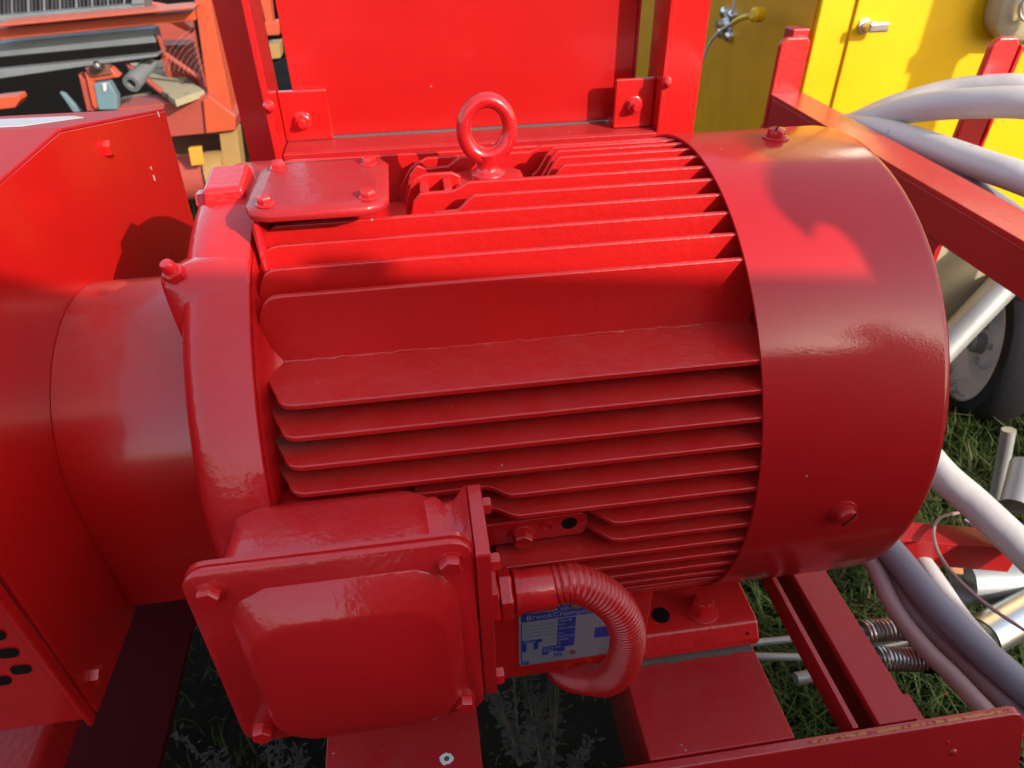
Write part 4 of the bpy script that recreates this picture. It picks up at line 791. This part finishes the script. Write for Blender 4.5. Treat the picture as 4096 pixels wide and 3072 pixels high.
q = Q(968, 618, YM-0.05); b = NB(); lathe(b, q, (0.25, 1, 0.25), [(0.04, 0.014), (0, 0.014), (0, 0.026), (0.04, 0.026), (0.045, 0.022), (0.14, 0.022)], 28, cap=False); obj('pipe_end', b, 'galv', om, ang=35)
slab('ochre_block', [(870, 740), (1100, 700), (1150, 750), (880, 800)], 'ochre', Y=YM+0.15, t=0.05)
q0, q1 = Q(1280, 1320), Q(1690, 1280); b = NB(); rod(b, q0, q1, 0.075, 24); obj('axle_tube', b, 'orange_rust', om)
q0, q1 = Q(1560, 1300, YM-0.01), Q(1690, 1285, YM-0.01); b = NB(); rod(b, q0, q1, 0.082, 24); obj('axle_sleeve', b, 'ochre', om)
slab('yellow_tag', [(1385, 1095), (1480, 1085), (1502, 1215), (1410, 1225)], 'amber', Y=YM-0.1, t=0.02)
slab('lower_post', [(1615, 980), (1745, 960), (1800, 1370), (1690, 1380), (1640, 1180)], 'ochre', Y=YM-0.02, t=0.08)
slab('lower_web', [(1250, 1010), (1640, 985), (1650, 1180), (1300, 1230)], 'rust', Y=YM+0.15, t=0.05)
slab('right_post', [(1900, -60), (1985, -60), (2010, 160), (1960, 180)], 'orange', Y=YM, t=0.06)
slab('right_beam', [(1940, 170), (2060, 160), (2060, 260), (1965, 265)], 'orange', Y=YM-0.01, t=0.06)
slab('right_lower_block', [(1960, 330), (2060, 320), (2070, 430), (1990, 440)], 'ochre', Y=YM, t=0.08)
for x in (-1.6, -0.75):
    b = NB(); box(b, x, x+0.1, YM+0.2, YM+0.3, GZ, -0.1); obj('leg', b, 'orange_rust', om)
# spider web between post and inner plate
wb = thing('spider_web', tuple(Q(1400, 400, YM-0.06)), 'fine spider web spun inside the orange frame', 'spider web')
b = NB(); c = Q(1540, 560, YM-0.06)
for i in range(8):
    r_ = 90+40*i; P = [Q(1540-r_*math.cos(a)*0.9, 560-r_*math.sin(a), YM-0.06) for a in [0.12+j*0.13 for j in range(9)]]
    tube(b, P, 0.00014, 4, cap=False)
obj('threads', b, 'web', wb)

# ------------------------------------------------------------------ weeds in the dark gaps
def weed(label, F, zt, h, stems, seed, spread):
    rnd = random.Random(seed); c = at(F, 'z', zt); t = thing('wormwood_plant', (c.x, c.y, GZ), label, 'plant', 'grey weeds under the skid')
    bs = NB(); bl = NB()
    for s in range(stems):
        a = rnd.uniform(0, 2*PI); l = h*rnd.uniform(0.6, 1.05)
        P = spline([(c.x, c.y, GZ), (c.x+0.25*spread*math.cos(a), c.y+0.25*spread*math.sin(a), GZ+l*0.45), (c.x+spread*math.cos(a)*rnd.uniform(.6, 1), c.y+spread*math.sin(a)*rnd.uniform(.6, 1), GZ+l)], 14)
        tube(bs, P, lambda q: 0.0022*(1-q*0.7), 5)
        for i in range(3, 15):
            for k in range(8):
                p = P[i]+Vector((rnd.uniform(-.006,.006), rnd.uniform(-.006,.006), rnd.uniform(-.006,.006))); a2 = rnd.uniform(0, 2*PI); ll = rnd.uniform(0.005, 0.013); d = Vector((math.cos(a2), math.sin(a2), rnd.uniform(-.2, .7)))*ll; wd = d.cross(Vector((0, 0, 1))).normalized()*ll*0.2
                vs = [bl.verts.new(p), bl.verts.new(p+d*0.5+wd), bl.verts.new(p+d), bl.verts.new(p+d*0.5-wd)]; bl.faces.new(vs)
    obj('stem', bs, 'wood_stem', t); obj('foliage', bl, 'wormwood', t, smooth=False)
weed('grey leafy weed between the two cross members', (1200, 1560), -0.42, 0.36, 8, 3, 0.07)
weed('grey weed left of the bird dropping, under the terminal box', (490, 1625), -0.40, 0.36, 9, 5, 0.08)
weed('drooping grey weed deep below the conduit', (1120, 1500), -0.5, 0.28, 6, 9, 0.06)
